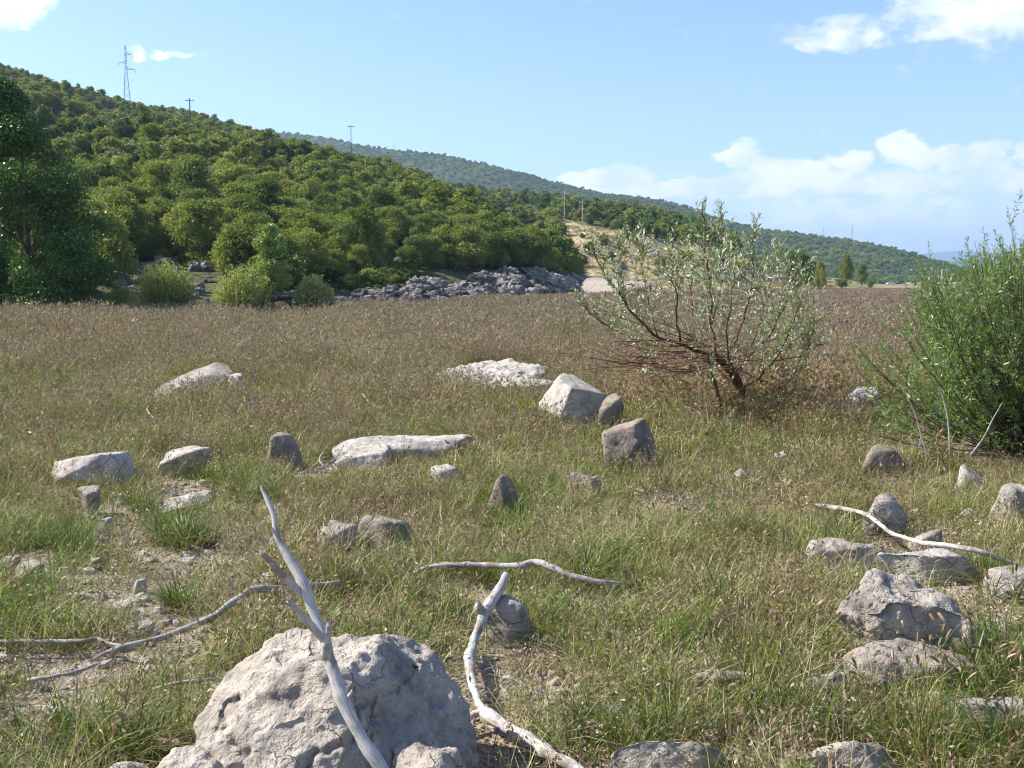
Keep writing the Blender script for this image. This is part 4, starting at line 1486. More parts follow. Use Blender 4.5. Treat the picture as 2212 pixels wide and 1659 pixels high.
driftwood('bleached_branch', 'white crooked stick lying across the stones at right',
          [(1757, 1092, 6, .1), (1800, 1096, 7, .12), (1860, 1107, 6, .16), (1892, 1125, 6, .16), (1920, 1148, 6, .15), (1950, 1160, 6, .15), (2000, 1174, 7, .17), (2060, 1180, 8, .17), (2125, 1194, 8, .14), (2180, 1215, 7, .08), (2260, 1240, 6, .04)],
          seed=51, lie=True)
driftwood('dead_shoot', 'leaning pale dead shoot in front of the green willow, left one', [(2003, 985, 9.2, 5), (1990, 940, 9.2, 5), (1975, 890, 9.2, 4), (1962, 862, 9.2, 3.5), (1953, 836, 9.2, 2)], seed=61, m='drift_gray', n=40, rk=.36)
driftwood('dead_shoot', 'curved pale dead shoot in front of the green willow, right one', [(2052, 985, 9.1, 6), (2050, 930, 9.1, 5), (2045, 890, 9.1, 4.5), (2036, 858, 9.1, 4), (2026, 838, 9.1, 2)], seed=62, m='drift_gray', n=40, rk=.36)
driftwood('dead_shoot', 'dead grey stick leaning right under the green willow', [(2095, 985, 9.0, 5), (2125, 945, 9.0, 5), (2145, 905, 9.0, 3.5), (2165, 870, 9.0, 2)], seed=63, m='drift_gray', n=40, rk=.36)
driftwood('dead_shoot', 'small forked white twig by the leaning dead shoot', [(1905, 966, 9.0, 2), (1950, 962, 9.1, 2.2), (2000, 970, 9.15, 3)], [[(1985, 965, 9.1, 2), (1990, 940, 9.1, 1.5)]], seed=64, n=30, rk=.36)
driftwood('bleached_twig', 'thin curved white twig in the grass above the long slab', [(783, 850, 13.4, 1.5), (800, 870, 13.3, 2.5), (830, 884, 13.2, 2.8), (872, 897, 13.1, 2.5)], seed=65, n=40)
driftwood('bleached_twig', 'grey twig half buried in grass at lower left', [(330, 1490, 4, .03), (370, 1478, 5, .05), (430, 1470, 6, .05), (470, 1466, 4, .03)], seed=66, lie=True, m='drift_gray', n=40)
driftwood('bleached_twig', 'grey twig near the left frame edge below the long branch', [(60, 1470, 6, .03), (110, 1462, 6, .04), (170, 1450, 5, .04), (215, 1432, 4, .03)], seed=67, lie=True, m='drift_gray', n=40)
driftwood('bleached_twig', 'dry twigs under the left end of the long slab', [(655, 1020, 2.5, .03), (700, 1008, 3, .06), (728, 985, 2.5, .1), (742, 962, 2, .16)], [[(700, 1008, 2, .05), (690, 992, 2, .1), (700, 975, 1.5, .12)]], seed=68, lie=True, m='drift_gray', n=40)
driftwood('bleached_twig', 'short pale stick lying in the grass left of the middle', [(335, 868, 2, .1), (318, 885, 2, .12), (345, 915, 1.8, .1)], seed=69, lie=True, m='drift_gray', n=30)


# ------------------------------------------------------------------ willows
def path_at(P, f):
    x = np.linspace(0, 1, len(P))
    return np.array([np.interp(f, x, P[:, c]) for c in range(3)])


def shoot(ml, ms, p0, d0, L, r0, rng, leaf, asp, gap, up=.5, start=.05, side=.6, wig=.05, msides=4, bare=0.0):
    """one leafy shoot: curved stem and alternate leaves"""
    n = 8
    P = [np.array(p0, float)]
    d = np.array(d0, float)
    d /= np.linalg.norm(d)
    for i in range(n - 1):
        d = d + np.array([0, 0, up / n]) + rng.normal(size=3) * wig
        d /= np.linalg.norm(d)
        P.append(P[-1] + d * L / (n - 1))
    P = np.array(P)
    V, F = tube(P, np.linspace(r0, r0 * .3, n), msides, False)
    ms.add(V, F, rng.random(len(V)), V[:, 2])
    if rng.random() < bare:
        return P
    m_ = max(3, int(L * (1 - start) / gap))
    f = np.linspace(start, 1.0, m_)
    x = np.linspace(0, 1, n)
    C = np.stack([np.interp(f, x, P[:, c]) for c in range(3)], 1)
    Tn = np.gradient(C, axis=0)
    Tn /= np.linalg.norm(Tn, axis=1)[:, None] + 1e-9
    R_ = rng.normal(size=(m_, 3))
    S = np.cross(Tn, R_)
    S /= np.linalg.norm(S, axis=1)[:, None]
    A = Tn * rng.uniform(.35, .95, m_)[:, None] + S * side + rng.normal(size=(m_, 3)) * .15
    A /= np.linalg.norm(A, axis=1)[:, None]
    B = np.cross(A, rng.normal(size=(m_, 3)))
    B /= np.linalg.norm(B, axis=1)[:, None]
    s = leaf * rng.uniform(.6, 1.2, m_)[:, None] * np.interp(f, [0, .15, .8, 1], [.7, 1, 1, .6])[:, None]
    V = np.stack([C, C + A * s * .45 + B * s * asp * .5, C + A * s, C + A * s * .45 - B * s * asp * .5], 1).reshape(-1, 3)
    ml.add(V, np.arange(4 * m_).reshape(-1, 4), np.repeat(rng.random(m_), 4))
    return P


def silver_willow():
    rng = np.random.default_rng(8)
    y = 12.7
    k = y / F_PX
    base = at(1612, 895, y)
    base[2] = gz1(base[0], base[1])
    o = thing('silver_willow', 'open wispy willow with silvery leaves and reddish twigs in the mid field', 'willow', base)
    ml, ms, mt = MB(), MB(), MB()

    def Q(rows):
        return np.array([at(a, b, y + dy) for a, b, dy in rows]) - base
    tr = smooth_path(np.vstack([Q([(1616, 935, 0), (1608, 868, 0), (1590, 818, 0), (1566, 788, -.1), (1540, 766, -.15)])]), 16)
    V, F = tube(tr, np.linspace(.062, .034, 16) * (1 + .12 * rng.normal(size=16)), 9)
    mt.add(V, F, rng.random(len(V)), V[:, 2])
    limbs = [
        ([(1545, 768, -.1), (1480, 748, -.3), (1420, 725, -.4), (1370, 680, -.5), (1320, 615, -.5), (1290, 560, -.5), (1282, 510, -.5)], .038, 17),
        ([(1480, 748, -.3), (1400, 742, 0), (1330, 715, .2), (1280, 680, .3), (1235, 630, .4)], .028, 14),
        ([(1545, 768, -.1), (1538, 700, 0), (1532, 620, .05), (1526, 530, .05), (1517, 445, 0)], .03, 17),
        ([(1562, 783, 0), (1598, 710, .3), (1622, 620, .4), (1628, 550, .4), (1632, 482, .4)], .028, 14),
        ([(1580, 805, 0), (1655, 730, .1), (1700, 650, -.1), (1724, 570, -.2)], .026, 14),
        ([(1470, 746, -.3), (1462, 660, -.6), (1452, 590, -.7), (1450, 520, -.7)], .022, 14),
        ([(1600, 850, 0), (1672, 780, -.4), (1710, 705, -.6), (1735, 640, -.7)], .026, 14),
        ([(1538, 700, 0), (1562, 600, .4), (1560, 510, .5), (1556, 452, .5)], .018, 12),
        ([(1590, 820, 0), (1640, 700, .8), (1672, 590, 1.0), (1690, 540, 1.1)], .022, 12),
        ([(1420, 725, -.4), (1400, 640, -.1), (1385, 560, 0), (1380, 530, 0)], .016, 12),
        ([(1345, 650, -.5), (1345, 580, -.3), (1335, 530, -.3)], .012, 10),
        ([(1545, 768, -.1), (1500, 690, .6), (1490, 600, .9), (1482, 520, 1.0)], .022, 12),
        ([(1672, 780, -.4), (1740, 760, -.4), (1760, 700, -.4)], .014, 10),
        ([(1600, 850, 0), (1570, 740, -.9), (1580, 640, -1.1), (1588, 560, -1.2)], .02, 12),
        ([(1606, 870, 0), (1700, 830, .3), (1738, 760, .4), (1790, 740, .5)], .018, 9)]
    for rows, r0, ntw in limbs:
        P = smooth_path(Q(rows), 18)
        P[1:-1] += rng.normal(size=(16, 3)) * .012
        V, F = tube(P, np.linspace(r0 * .62, .003, 18), 6)
        ms.add(V, F, rng.random(len(V)), V[:, 2])
        for j in range(int(ntw * 1.75)):
            f = rng.uniform(.22, 1.0) ** .85
            p = path_at(P, f)
            dr = path_at(P, min(1, f + .05)) - path_at(P, f - .05)
            dr /= np.linalg.norm(dr) + 1e-9
            d = dr * .6 + rng.normal(size=3) * .55 + np.array([0, 0, .55])
            L = rng.uniform(.2, .58) * (1.15 - .5 * f) * (.6 if f > .8 else 1)
            shoot(ml, ms, p, d, L, .0032, rng, .074, .24, .0165, up=.6, wig=.06)
        # leading shoot
        shoot(ml, ms, P[-4], P[-1] - P[-4], np.linalg.norm(P[-1] - P[-4]) + .06, .004, rng, .07, .24, .012)
    # lower leafy fringe and dense middle
    for j in range(300):
        uu, vv, dy = rng.uniform(1310, 1765), rng.uniform(560, 850), rng.uniform(-1.2, 1.2)
        if ((uu - 1555) / 230) ** 2 + ((vv - 700) / 150) ** 2 > 1:
            continue
        p = at(uu, vv, y + dy) - base
        d = np.array([p[0] * .4, p[1] * .4, .7]) + rng.normal(size=3) * .4
        shoot(ml, ms, p, d, rng.uniform(.2, .55), .003, rng, .068, .24, .018, up=.5)
    # bare reddish twigs spreading low
    for j in range(95):
        f = rng.uniform(0, 1)
        p0 = at(rng.uniform(1380, 1600), rng.uniform(735, 800), y + rng.uniform(-.7, .5)) - base
        d = np.array([rng.uniform(-1, .9) - .15, rng.normal() * .5, rng.uniform(-.22, .2)])
        shoot(ml, ms, p0, d, rng.uniform(.4, 1.3), .0065, rng, .05, .24, .2, up=.15, bare=.8, wig=.09)
    # second thin stem
    P = smooth_path(Q([(1562, 900, -.2), (1550, 850, -.2), (1535, 800, -.2), (1528, 760, -.2)]), 8)
    V, F = tube(P, np.linspace(.025, .015, 8), 6)
    mt.add(V, F, .5, V[:, 2])
    link('foliage', ml.mesh('silver willow foliage', [M['silver']]), o)
    link('branches', ms.mesh('silver willow branches', [M['twig_red']], True), o)
    link('trunk', mt.mesh('silver willow trunk', [M['twig_red']], True), o)


silver_willow()


def green_willow():
    rng = np.random.default_rng(9)
    y = 10.6
    base = at(2290, 985, y)
    base[2] = gz1(base[0], base[1])
    o = thing('green_willow', 'dense bright green willow bush at the right frame edge', 'willow', base)
    ml, ms = MB(), MB()

    def top(u, v, dy):
        return at(u, v, y + dy) - base
    rows = [(1998, 548), (2020, 600), (2070, 590), (2105, 520), (2180, 468), (2205, 545), (2150, 560), (1955, 660), (2250, 470), (2300, 450), (2380, 480), (2460, 560), (2530, 640), (2580, 760)]
    targets = [(a, b, rng.uniform(-.5, .8), 1) for a, b in rows]
    for _ in range(500):
        uu = rng.uniform(1965, 2600) if rng.random() < .97 else rng.uniform(1850, 1970)
        lim = np.interp(uu, [1815, 1880, 1950, 2000, 2080, 2180, 2300, 2420, 2520, 2600], [800, 720, 640, 600, 575, 530, 520, 560, 640, 780])
        vv = rng.uniform(lim, lim + 300) if rng.random() < .6 else rng.uniform(lim, lim + 60)
        targets.append((uu, min(vv, 930), rng.uniform(-1.5, 1.5), 0))
    for (uu, vv, dy, lead) in targets:
        tp = top(uu, vv, dy)
        bs = np.array([tp[0] * .28 + rng.normal() * .15, tp[1] * .3 + rng.normal() * .15, 0.0])
        midp = bs * .45 + tp * .55
        midp[2] = tp[2] * .42
        P = smooth_path([bs, midp, tp], 14)
        V, F = tube(P, np.linspace(.010, .0025, 14), 4, False)
        ms.add(V, F, rng.random(len(V)), V[:, 2])
        L = np.linalg.norm(tp - bs)
        for j in range(7 if not lead else 5):
            f = rng.uniform(.28, .97)
            p = path_at(P, f)
            d = (tp - midp) / (np.linalg.norm(tp - midp) + 1e-9) + rng.normal(size=3) * .8 + np.array([0, 0, .1])
            shoot(ml, ms, p, d, rng.uniform(.18, .45), .0022, rng, .066, .20, .0125, up=.3, msides=3)
        shoot(ml, ms, P[-5], P[-1] - P[-5], np.linalg.norm(P[-1] - P[-5]) + .12, .003, rng, .058, .19, .010, up=.3, msides=3)
    link('foliage', ml.mesh('green willow foliage', [M['willow']]), o)
    link('branches', ms.mesh('green willow branches', [M['twig_brown']], True), o)
    FOOT.append((base[0], base[1], 1.3, 1.3, 0))


green_willow()


# ------------------------------------------------------------------ grasses
def blades(mb, n, rad_, h0, h1, w, bend, rng, seg=4, out=.6, k=0.0, base_r=None, up0=1.0):
    a = rng.uniform(0, 2 * PI, n)
    q = np.sqrt(rng.random(n)) * rad_
    B = np.stack([q * np.cos(a), q * np.sin(a), np.full(n, -.02)], 1)
    az = np.where(rng.random(n) < out, a + rng.normal(size=n) * .6, rng.uniform(0, 2 * PI, n))
    d = np.stack([np.cos(az), np.sin(az), 0 * az], 1)
    tw = az + PI / 2 + rng.normal(size=n) * .7
    wv = np.stack([np.cos(tw), np.sin(tw), 0 * tw], 1)
    h = rng.uniform(h0, h1, n)
    bd = bend * rng.uniform(.15, 1.4, n) + q / max(rad_, .01) * .15
    rows = []
    for i in range(seg + 1):
        t = i / seg
        c = B + d * (h * bd * t ** 1.8)[:, None] + np.array([0, 0, 1]) * (h * (t - .42 * np.clip(bd, 0, 1.6) * t ** 2.4) * up0)[:, None]
        ww = w * (1 - t ** 1.7 * .92) * .5
        rows.append((c - wv * ww, c + wv * ww, t))
    V = np.stack([x for r_ in rows for x in r_[:2]], 1).reshape(-1, 3)
    m_ = 2 * (seg + 1)
    F = np.concatenate([[[b, b + 1, b + 3, b + 2] for b in range(0, m_ - 2, 2)]]).astype(int)
    F = (np.arange(n)[:, None, None] * m_ + F[None]).reshape(-1, 4)
    hh = np.tile(np.repeat([r_[2] for r_ in rows], 2), n)
    r = rng.random(n) if base_r is None else base_r
    mb.add(V, F, np.repeat(r, m_), hh, k)
    tips = B + d * (h * bd)[:, None] + np.array([0, 0, 1]) * (h * (1 - .42 * np.clip(bd, 0, 1.6)) * up0)[:, None]
    tdir = d * (1.8 * bd)[:, None] + np.array([0, 0, 1]) * (1 - np.clip(bd, 0, 1.6))[:, None]
    tdir /= np.linalg.norm(tdir, axis=1)[:, None] + 1e-9
    return tips, tdir


def heads(mb, tips, tdir, rng, L=.035, w=.009, sides=5):
    """bristly cylindrical seed heads"""
    for p, d in zip(tips, tdir):
        l = L * rng.uniform(.6, 1.4)
        P = np.array([p - d * .004, p + d * l * .2, p + d * l * .6, p + d * l * .9, p + d * l])
        P[2:, 2] -= np.array([.05, .15, .2]) * l
        V, F = tube(P, np.array([.25, .9, 1.0, .75, .15]) * w * .5 * rng.uniform(.8, 1.25), sides, False)
        mb.add(V, F, rng.random(), 1, 1)


def panicle(mb, tips, tdir, rng, n=7, L=.11, s=.013):
    """loose brownish seed panicle: small flat spikelets round the stem top"""
    for p, d in zip(tips, tdir):
        f = rng.uniform(0, 1, n)
        C = p[None] - d[None] * (f * L)[:, None] + rng.normal(size=(n, 3)) * .010 * (.3 + f)[:, None]
        A = d[None] + rng.normal(size=(n, 3)) * .45
        A /= np.linalg.norm(A, axis=1)[:, None]
        B = np.cross(A, rng.normal(size=(n, 3)))
        B /= np.linalg.norm(B, axis=1)[:, None]
        l = s * rng.uniform(.8, 1.8, n)[:, None]
        V = np.stack([C - A * l, C + B * l * .32, C + A * l, C - B * l * .32], 1).reshape(-1, 3)
        mb.add(V, np.arange(4 * n).reshape(-1, 4), np.repeat(rng.random(n), 4), 1, 1)


def coll(name, makers):
    c = bpy.data.collections.new(name)
    for i, (mb, m) in enumerate(makers):
        c.objects.link(bpy.data.objects.new(f'{name}_{i:02d}', mb.mesh(f'{name} {i}', [M[m]])))
    return c


rg = np.random.default_rng(15)


def weed(mb, n, R, h0, h1, rng, ls=.018):
    """wiry branching stems with small brown leaves"""
    t_, d_ = blades(mb, n, R, h0, h1, .0035, .5, rng, 3, base_r=rng.uniform(.55, 1.2, n))
    for p, d in zip(t_, d_):
        k = 9
        f = rng.uniform(0, 1, k)
        C = p[None] - d[None] * (f * h1 * .55)[:, None] + rng.normal(size=(k, 3)) * .018
        leaves(mb, C, rng.normal(size=(k, 3)), ls, .42, rng.uniform(.3, 1.3, k), 0, .9, rng)


def make(n, fn, m, start=0):
    out = []
    for i in range(n):
        mb = MB()
        fn(mb, i)
        out.append((mb, m))
    return out


def f_short(mb, i):
    blades(mb, 46, .17, .07, .24, .0058, .9, rg, 3, out=.4)
    blades(mb, 14, .15, .16, .34, .0050, .7, rg, 4, out=.3)
    blades(mb, 12, .17, .10, .26, .0042, 1.4, rg, 3, out=.2, base_r=rg.uniform(.75, 1.1, 12))
    if i > 3:
        t_, d_ = blades(mb, 7, .1, .24, .40, .0028, .4, rg, 3, base_r=np.full(7, .8))
        panicle(mb, t_, d_, rg, 6, .06, .009)
    if i == 6:
        weed(mb, 8, .12, .15, .3, rg)


C_SHORT = coll('short_grass', make(7, f_short, 'grass'))


def f_mid(mb, i):
    blades(mb, 34, .2, .10, .30, .0105, .8, rg, 3, out=.4)
    blades(mb, 12, .2, .16, .42, .0085, .6, rg, 3, out=.3)
    blades(mb, 10, .2, .10, .34, .0075, 1.3, rg, 3, out=.2, base_r=rg.uniform(.75, 1.1, 10))
    if i > 2:
        t_, d_ = blades(mb, 8, .15, .26, .48, .005, .4, rg, 3, base_r=np.full(8, .8))
        panicle(mb, t_, d_, rg, 6, .08, .014)
    if i > 3:
        weed(mb, 8, .15, .15, .4, rg, .026)


C_MID = coll('middle_grass', make(6, f_mid, 'grass'))


def f_lit(mb, i):
    blades(mb, 34, .16, .03, .13, .0055, 1.5, rg, 3, up0=.55, out=.1)
    blades(mb, 18, .16, .10, .30, .0045, 1.7, rg, 4, up0=.35, out=.1)
    weed(mb, 5, .12, .06, .16, rg, .022)


C_LITTER = coll('grass_litter', make(5, f_lit, 'litter'))


def f_sedge(mb, i):
    if i < 4:
        blades(mb, 80, .09, .20, .42, .0078, .9, rg, 5, out=.8)
        blades(mb, 45, .12, .12, .30, .007, 1.3, rg, 4, out=.7)
        blades(mb, 45, .13, .10, .30, .006, 1.6, rg, 4, out=.6, base_r=rg.uniform(.8, 1.3, 45))
    else:
        blades(mb, 60, .11, .18, .38, .0078, .9, rg, 5, out=.75)
        blades(mb, 30, .13, .10, .30, .006, 1.5, rg, 4, out=.6, base_r=rg.uniform(.8, 1.3, 30))
        t_, d_ = blades(mb, 16, .10, .32, .54, .0036, .3, rg, 4, base_r=np.full(16, .9))
        heads(mb, t_, d_, rg, .038, .0105)


C_SEDGE = coll('sedge_clump', make(7, f_sedge, 'sedge'))


def f_tall(mb, i):
    blades(mb, 40, .2, .12, .42, .011, .7, rg, 3)
    t_, d_ = blades(mb, 22, .2, .34, .76, .0060, .3, rg, 3, base_r=rg.uniform(.5, 1, 22))
    panicle(mb, t_, d_, rg, 5, .15, .019)
    if i % 2:
        weed(mb, 8, .2, .25, .62, rg, .034)


C_TALL = coll('tall_grass', make(6, f_tall, 'dryg'))


def f_tfar(mb, i):
    blades(mb, 34, .36, .14, .46, .024, .6, rg, 2)
    t_, d_ = blades(mb, 22, .36, .34, .80, .014, .3, rg, 2, base_r=rg.uniform(.2, 1, 22))
    panicle(mb, t_, d_, rg, 3, .15, .032)


C_TFAR = coll('tall_grass_farther', make(5, f_tfar, 'dryg'))


def f_far(mb, i):
    blades(mb, 80, .6, .2, .5, .026, .5, rg, 2)
    t_, d_ = blades(mb, 60, .6, .42, .8, .018, .22, rg, 2, base_r=rg.uniform(.6, 1, 60))
    panicle(mb, t_, d_, rg, 5, .18, .05)


C_FAR = coll('far_grass', make(4, f_far, 'dryg'))


def f_fox(mb, i):
    t_, d_ = blades(mb, 8, .13, .30, .58, .0038, .28, rg, 4, base_r=rg.uniform(.6, 1, 8))
    heads(mb, t_, d_, rg, .038, .0105)
    blades(mb, 22, .12, .12, .34, .0065, .9, rg, 4)


M['weed'] = foliage_mat('dock and thistle weeds', [(0, (.09, .11, .03)), (.35, (.17, .16, .055)), (.6, (.20, .115, .06)), (.85, (.26, .155, .09)), (1, (.38, .28, .18))], transl=.2, rough=.6, spec=.15, inst=True)


def f_weed(mb, i):
    n = 14
    t_, d_ = blades(mb, n, .12, .22, .50, .006, .45, rg, 4, base_r=rg.uniform(.5, 1.2, n))
    for p, d in zip(t_, d_):
        k = 16
        f = rg.uniform(0, 1, k)
        C = p[None] * (1 - .7 * f[:, None]) + rg.normal(size=(k, 3)) * .022
        C[:, 2] = np.maximum(C[:, 2], .01)
        leaves(mb, C, rg.normal(size=(k, 3)), .034, .34, rg.uniform(.2, 1.2, k), 0, .9, rg)


C_WEED = coll('brown_weed', make(5, f_weed, 'weed'))


def f_broad(mb, i):
    blades(mb, 14, .05, .08, .20, .022, 1.3, rg, 4, out=1.0, base_r=rg.uniform(0, .5, 14))


C_BROAD = coll('broad_weed', make(3, f_broad, 'sedge'))
C_FOX = coll('foxtail', make(3, f_fox, 'sedge'))


def edge_y(u):
    """far edge of the field at each u"""
    return np.interp(u, [-800, 0, 260, 700, 950, 1150, 1250, 1300, 1450, 1600, 1780, 1900, 2100, 2600], [47, 50, 49, 59, 64, 90, 103, 118, 128, 150, 195, 205, 225, 260])


BARE = [(380, 1200, 210, 60), (300, 1300, 240, 70), (420, 1430, 120, 60), (110, 1430, 150, 50), (1060, 1420, 110, 70), (620, 1100, 90, 30), (300, 1180, 130, 55), (330, 1300, 70, 60), (240, 1120, 80, 30), (400, 1068, 90, 28), (60, 1220, 90, 40), (420, 1400, 60, 40), (180, 1290, 120, 50), (500, 1240, 60, 30),
        (1000, 1420, 60, 60), (1180, 1500, 70, 40), (1920, 1500, 110, 40), (1560, 1470, 80, 40), (1500, 1090, 130, 26), (130, 1520, 140, 70), (2050, 1530, 120, 40)]
PALE = [(820, 790, 75, 35), (1330, 1150, 210, 60), (1230, 1200, 120, 40), (620, 700, 90, 14), (560, 695, 90, 12), (1420, 1190, 90, 40)]
PINK = [(1650, 1085, 90, 35), (1560, 1290, 170, 60), (1480, 1330, 120, 50), (1700, 1330, 90, 50)]
GREEN = [(400, 1130, 90, 70), (160, 1180, 120, 60), (100, 1330, 150, 60), (250, 1540, 260, 110), (480, 1380, 120, 60), (1100, 1140, 140, 60), (560, 850, 120, 60), (60, 900, 140, 90), (1400, 1400, 160, 90), (2150, 1400, 90, 120)]


def blob(q, L, w=1.0):
    r = np.zeros(len(q))
    for (a, b, c, d) in L:
        r = np.maximum(r, np.clip(1.35 - np.hypot((q[:, 0] - a) / c, (q[:, 1] - b) / d), 0, 1))
    return r * w


def field_points(y0, y1, dens, rng, mx=1.25, keepf=None):
    """random points over the field between two distances; dens per square metre"""
    x1 = (2212 / 2 / F_PX) * y1 * mx + 1.5
    n = int((y1 - y0) * 2 * x1 * dens)
    X = rng.uniform(-x1, x1, n)
    Y = rng.uniform(y0, y1, n)
    ok = np.abs(X) < (1106 / F_PX) * Y * mx + 1.2
    X, Y = X[ok], Y[ok]
    uu = CU + F_PX * X / Y
    ok = Y < edge_y(uu) + rng.uniform(-2.5, 0.3, len(Y))
    X, Y = X[ok], Y[ok]
    Pt = np.stack([X, Y, gz(X, Y)], 1)
    ok = np.ones(len(Pt), bool)
    for (fx, fy, rx, ry, a) in FOOT:
        ca, sa = math.cos(-a), math.sin(-a)
        dx, dy = X - fx, Y - fy
        ax, ay = dx * ca - dy * sa, dx * sa + dy * ca
        ok &= (ax / (rx + .02)) ** 2 + (ay / (ry + .02)) ** 2 > 1
    Pt = Pt[ok]
    return Pt, pix(Pt)


def near_stick(Pt, d):
    ok = np.ones(len(Pt), bool)
    for S in STICKS:
        for a, b in zip(S[:-1], S[1:]):
            ab = (b - a)[:2]
            t = np.clip(((Pt[:, :2] - a[:2]) @ ab) / (ab @ ab + 1e-9), 0, 1)
            c = a[:2][None] + t[:, None] * ab[None]
            hgt = a[2] + t * (b[2] - a[2]) - Pt[:, 2]
            dd = Pt[:, :2] - c
            # keep grass out of the band just in front of a lying stick
            ok &= ~((np.abs(dd[:, 0]) < d * .5) & (dd[:, 1] < .03) & (dd[:, 1] > -d) & (hgt < .4))
    return ok


def front_dip(Pt):
    """grass right in front of a rock is grazed shorter, as on the lakebed"""
    f = np.ones(len(Pt))
    low = [x for x in FOOT]
    for (fx, fy, rx, ry, a) in FOOT:
        m = (np.abs(Pt[:, 0] - fx) < rx * 1.0) & (Pt[:, 1] < fy) & (Pt[:, 1] > fy - ry - .7)
        f[m] = np.minimum(f[m], .8)
    return f


def dryness(Pt, q, rng, base):
    n = pnoise(Pt * np.array([.5, .5, 0]) + 11) * .5 + pnoise(Pt * np.array([2.1, 2.1, 0]) + 3) * .36
    v = base + n + rng.normal(size=len(Pt)) * .1
    v = v - blob(q, GREEN, .32) + blob(q, PINK, .36)
    p = blob(q, PALE)
    v = v * (1 - p) + .36 * p
    return np.clip(v, 0, 1)


def lay(name, label, C, Pt, dry, sc, rng, idx=None, nk=None, tilt=.08, zs=None):
    n = len(Pt)
    S = np.stack([sc, sc, sc if zs is None else zs], 1)
    o = scatter(name, Pt, rotz(n, rng, tilt), S, idx if idx is not None else rng.integers(0, nk or len(C.objects), n), C, dry)
    struct(o, 'stuff', label, 'grass')
    return o


rg = np.random.default_rng(21)
# short turf
def turf(name, label, C, bands, ks, fk):
    A = [field_points(a, b, d, rg, 1.3) for a, b, d in bands]
    Pt, q = np.vstack([x[0] for x in A]), np.vstack([x[1] for x in A])
    bare = blob(q, BARE)
    cl = pnoise(Pt * np.array([1.3, 1.3, 0]) + 31)
    ok = (rg.random(len(Pt)) > bare) & (cl + .6 * rg.random(len(Pt)) > -.25) & near_stick(Pt, .26)
    Pt, q, cl = Pt[ok], q[ok], cl[ok]
    dry = np.clip(dryness(Pt, q, rg, .42) + rg.normal(size=len(Pt)) * .12, 0, 1)
    sc = np.clip(.95 + .5 * cl, .55, 1.6) * rg.uniform(.65, 1.35, len(Pt)) * front_dip(Pt) * fk(Pt[:, 1])
    lay(name, label, C, Pt, dry, sc, rg, rg.integers(0, ks, len(Pt)), tilt=.22)


turf('short_grass', 'short mixed green and straw grass covering the foreground', C_SHORT, [(2.2, 9.5, 62)], 7, lambda y: np.interp(y, [3, 5, 9], [1.0, .92, .82]))
turf('middle_grass', 'mixed green and straw grass behind the foreground stones', C_MID, [(9, 16, 34), (16, 30, 16)], 6, lambda y: np.interp(y, [9, 14, 25], [.78, .9, 1.3]))
# litter
Pt, q = field_points(2.2, 9, 60, rg, 1.35)
P2, q2 = field_points(9, 16, 24, rg)
Pt, q = np.vstack([Pt, P2]), np.vstack([q, q2])
ok = (rg.random(len(Pt)) > blob(q, BARE) * .75) & near_stick(Pt, .08)
Pt, q = Pt[ok], q[ok]
lay('grass_litter', 'dead curled grass lying between the live blades', C_LITTER, Pt, np.clip(.45 + .3 * pnoise(Pt * 1.1) + rg.normal(size=len(Pt)) * .15, 0, 1), rg.uniform(.6, 1.2, len(Pt)), rg)
# sedge clumps
Pt, q = field_points(2.2, 12, 7.0, rg, 1.35)
P2, q2 = field_points(12, 26, 3.0, rg)
Pt, q = np.vstack([Pt, P2]), np.vstack([q, q2])
cl = pnoise(Pt * np.array([.8, .8, 0]) + 51)
right = np.clip((q[:, 0] - 900) / 900, 0, 1)
ok = (cl + .45 * rg.random(len(Pt)) + .18 * right > .1) & (rg.random(len(Pt)) > blob(q, BARE) * 1.3) & near_stick(Pt, .34)
Pt, q = Pt[ok], q[ok]
ex = [(400, 1185, 1.15, 0), (350, 1175, .9, 1), (450, 1180, .9, 2), (400, 1320, .9, 1), (375, 1310, .7, 3), (150, 1190, .9, 0), (90, 1180, .7, 2), (1350, 1640, 1.0, 4), (1450, 1610, 1.0, 5), (1280, 1590, .8, 0),
      (1985, 1659, 1.1, 4), (2030, 1640, 1.0, 5), (2000, 1600, .8, 4), (2120, 1500, 1.15, 0), (2150, 1440, 1.1, 1), (2190, 1480, 1.2, 4), (2090, 1480, .8, 5), (2150, 1290, .9, 0), (2195, 1270, 1.0, 2), (2110, 1250, .8, 1),
      (1620, 1500, 1.0, 4), (1680, 1540, 1.0, 5), (1740, 1560, .9, 6), (1600, 1560, .9, 4), (1540, 1160, .8, 1), (1640, 1180, .8, 0), (1720, 1230, .8, 2), (240, 1650, 1.0, 0), (310, 1640, .9, 1), (160, 1600, .9, 2), (60, 1640, .9, 3),
      (1880, 1400, .8, 5), (1790, 1430, .8, 6), (2190, 1620, 1.1, 4), (2130, 1640, 1.1, 5), (760, 1290, .9, 1), (820, 1270, .9, 2), (880, 1290, .8, 3), (700, 1200, .7, 1)]
E = np.array([G(a, b) for a, b, c, d in ex])
sc = np.concatenate([rg.uniform(.4, .95, len(Pt)) * front_dip(Pt) * np.interp(Pt[:, 1], [8, 20], [1, 1.35]), [c * .92 for a, b, c, d in ex]])
ix = np.concatenate([np.where(rg.random(len(Pt)) < .25 + .4 * right[ok], rg.integers(4, 7, len(Pt)), rg.integers(0, 4, len(Pt))), [d for a, b, c, d in ex]])
dry = np.concatenate([np.clip(.36 + .35 * pnoise(Pt * 1.3 + 5) + rg.normal(size=len(Pt)) * .12, 0, 1), rg.uniform(.05, .4, len(ex))])
lay('sedge_clumps', 'bright green arching sedge clumps among the short grass', C_SEDGE, np.vstack([Pt, E]), dry, sc, rg, ix.astype(int))
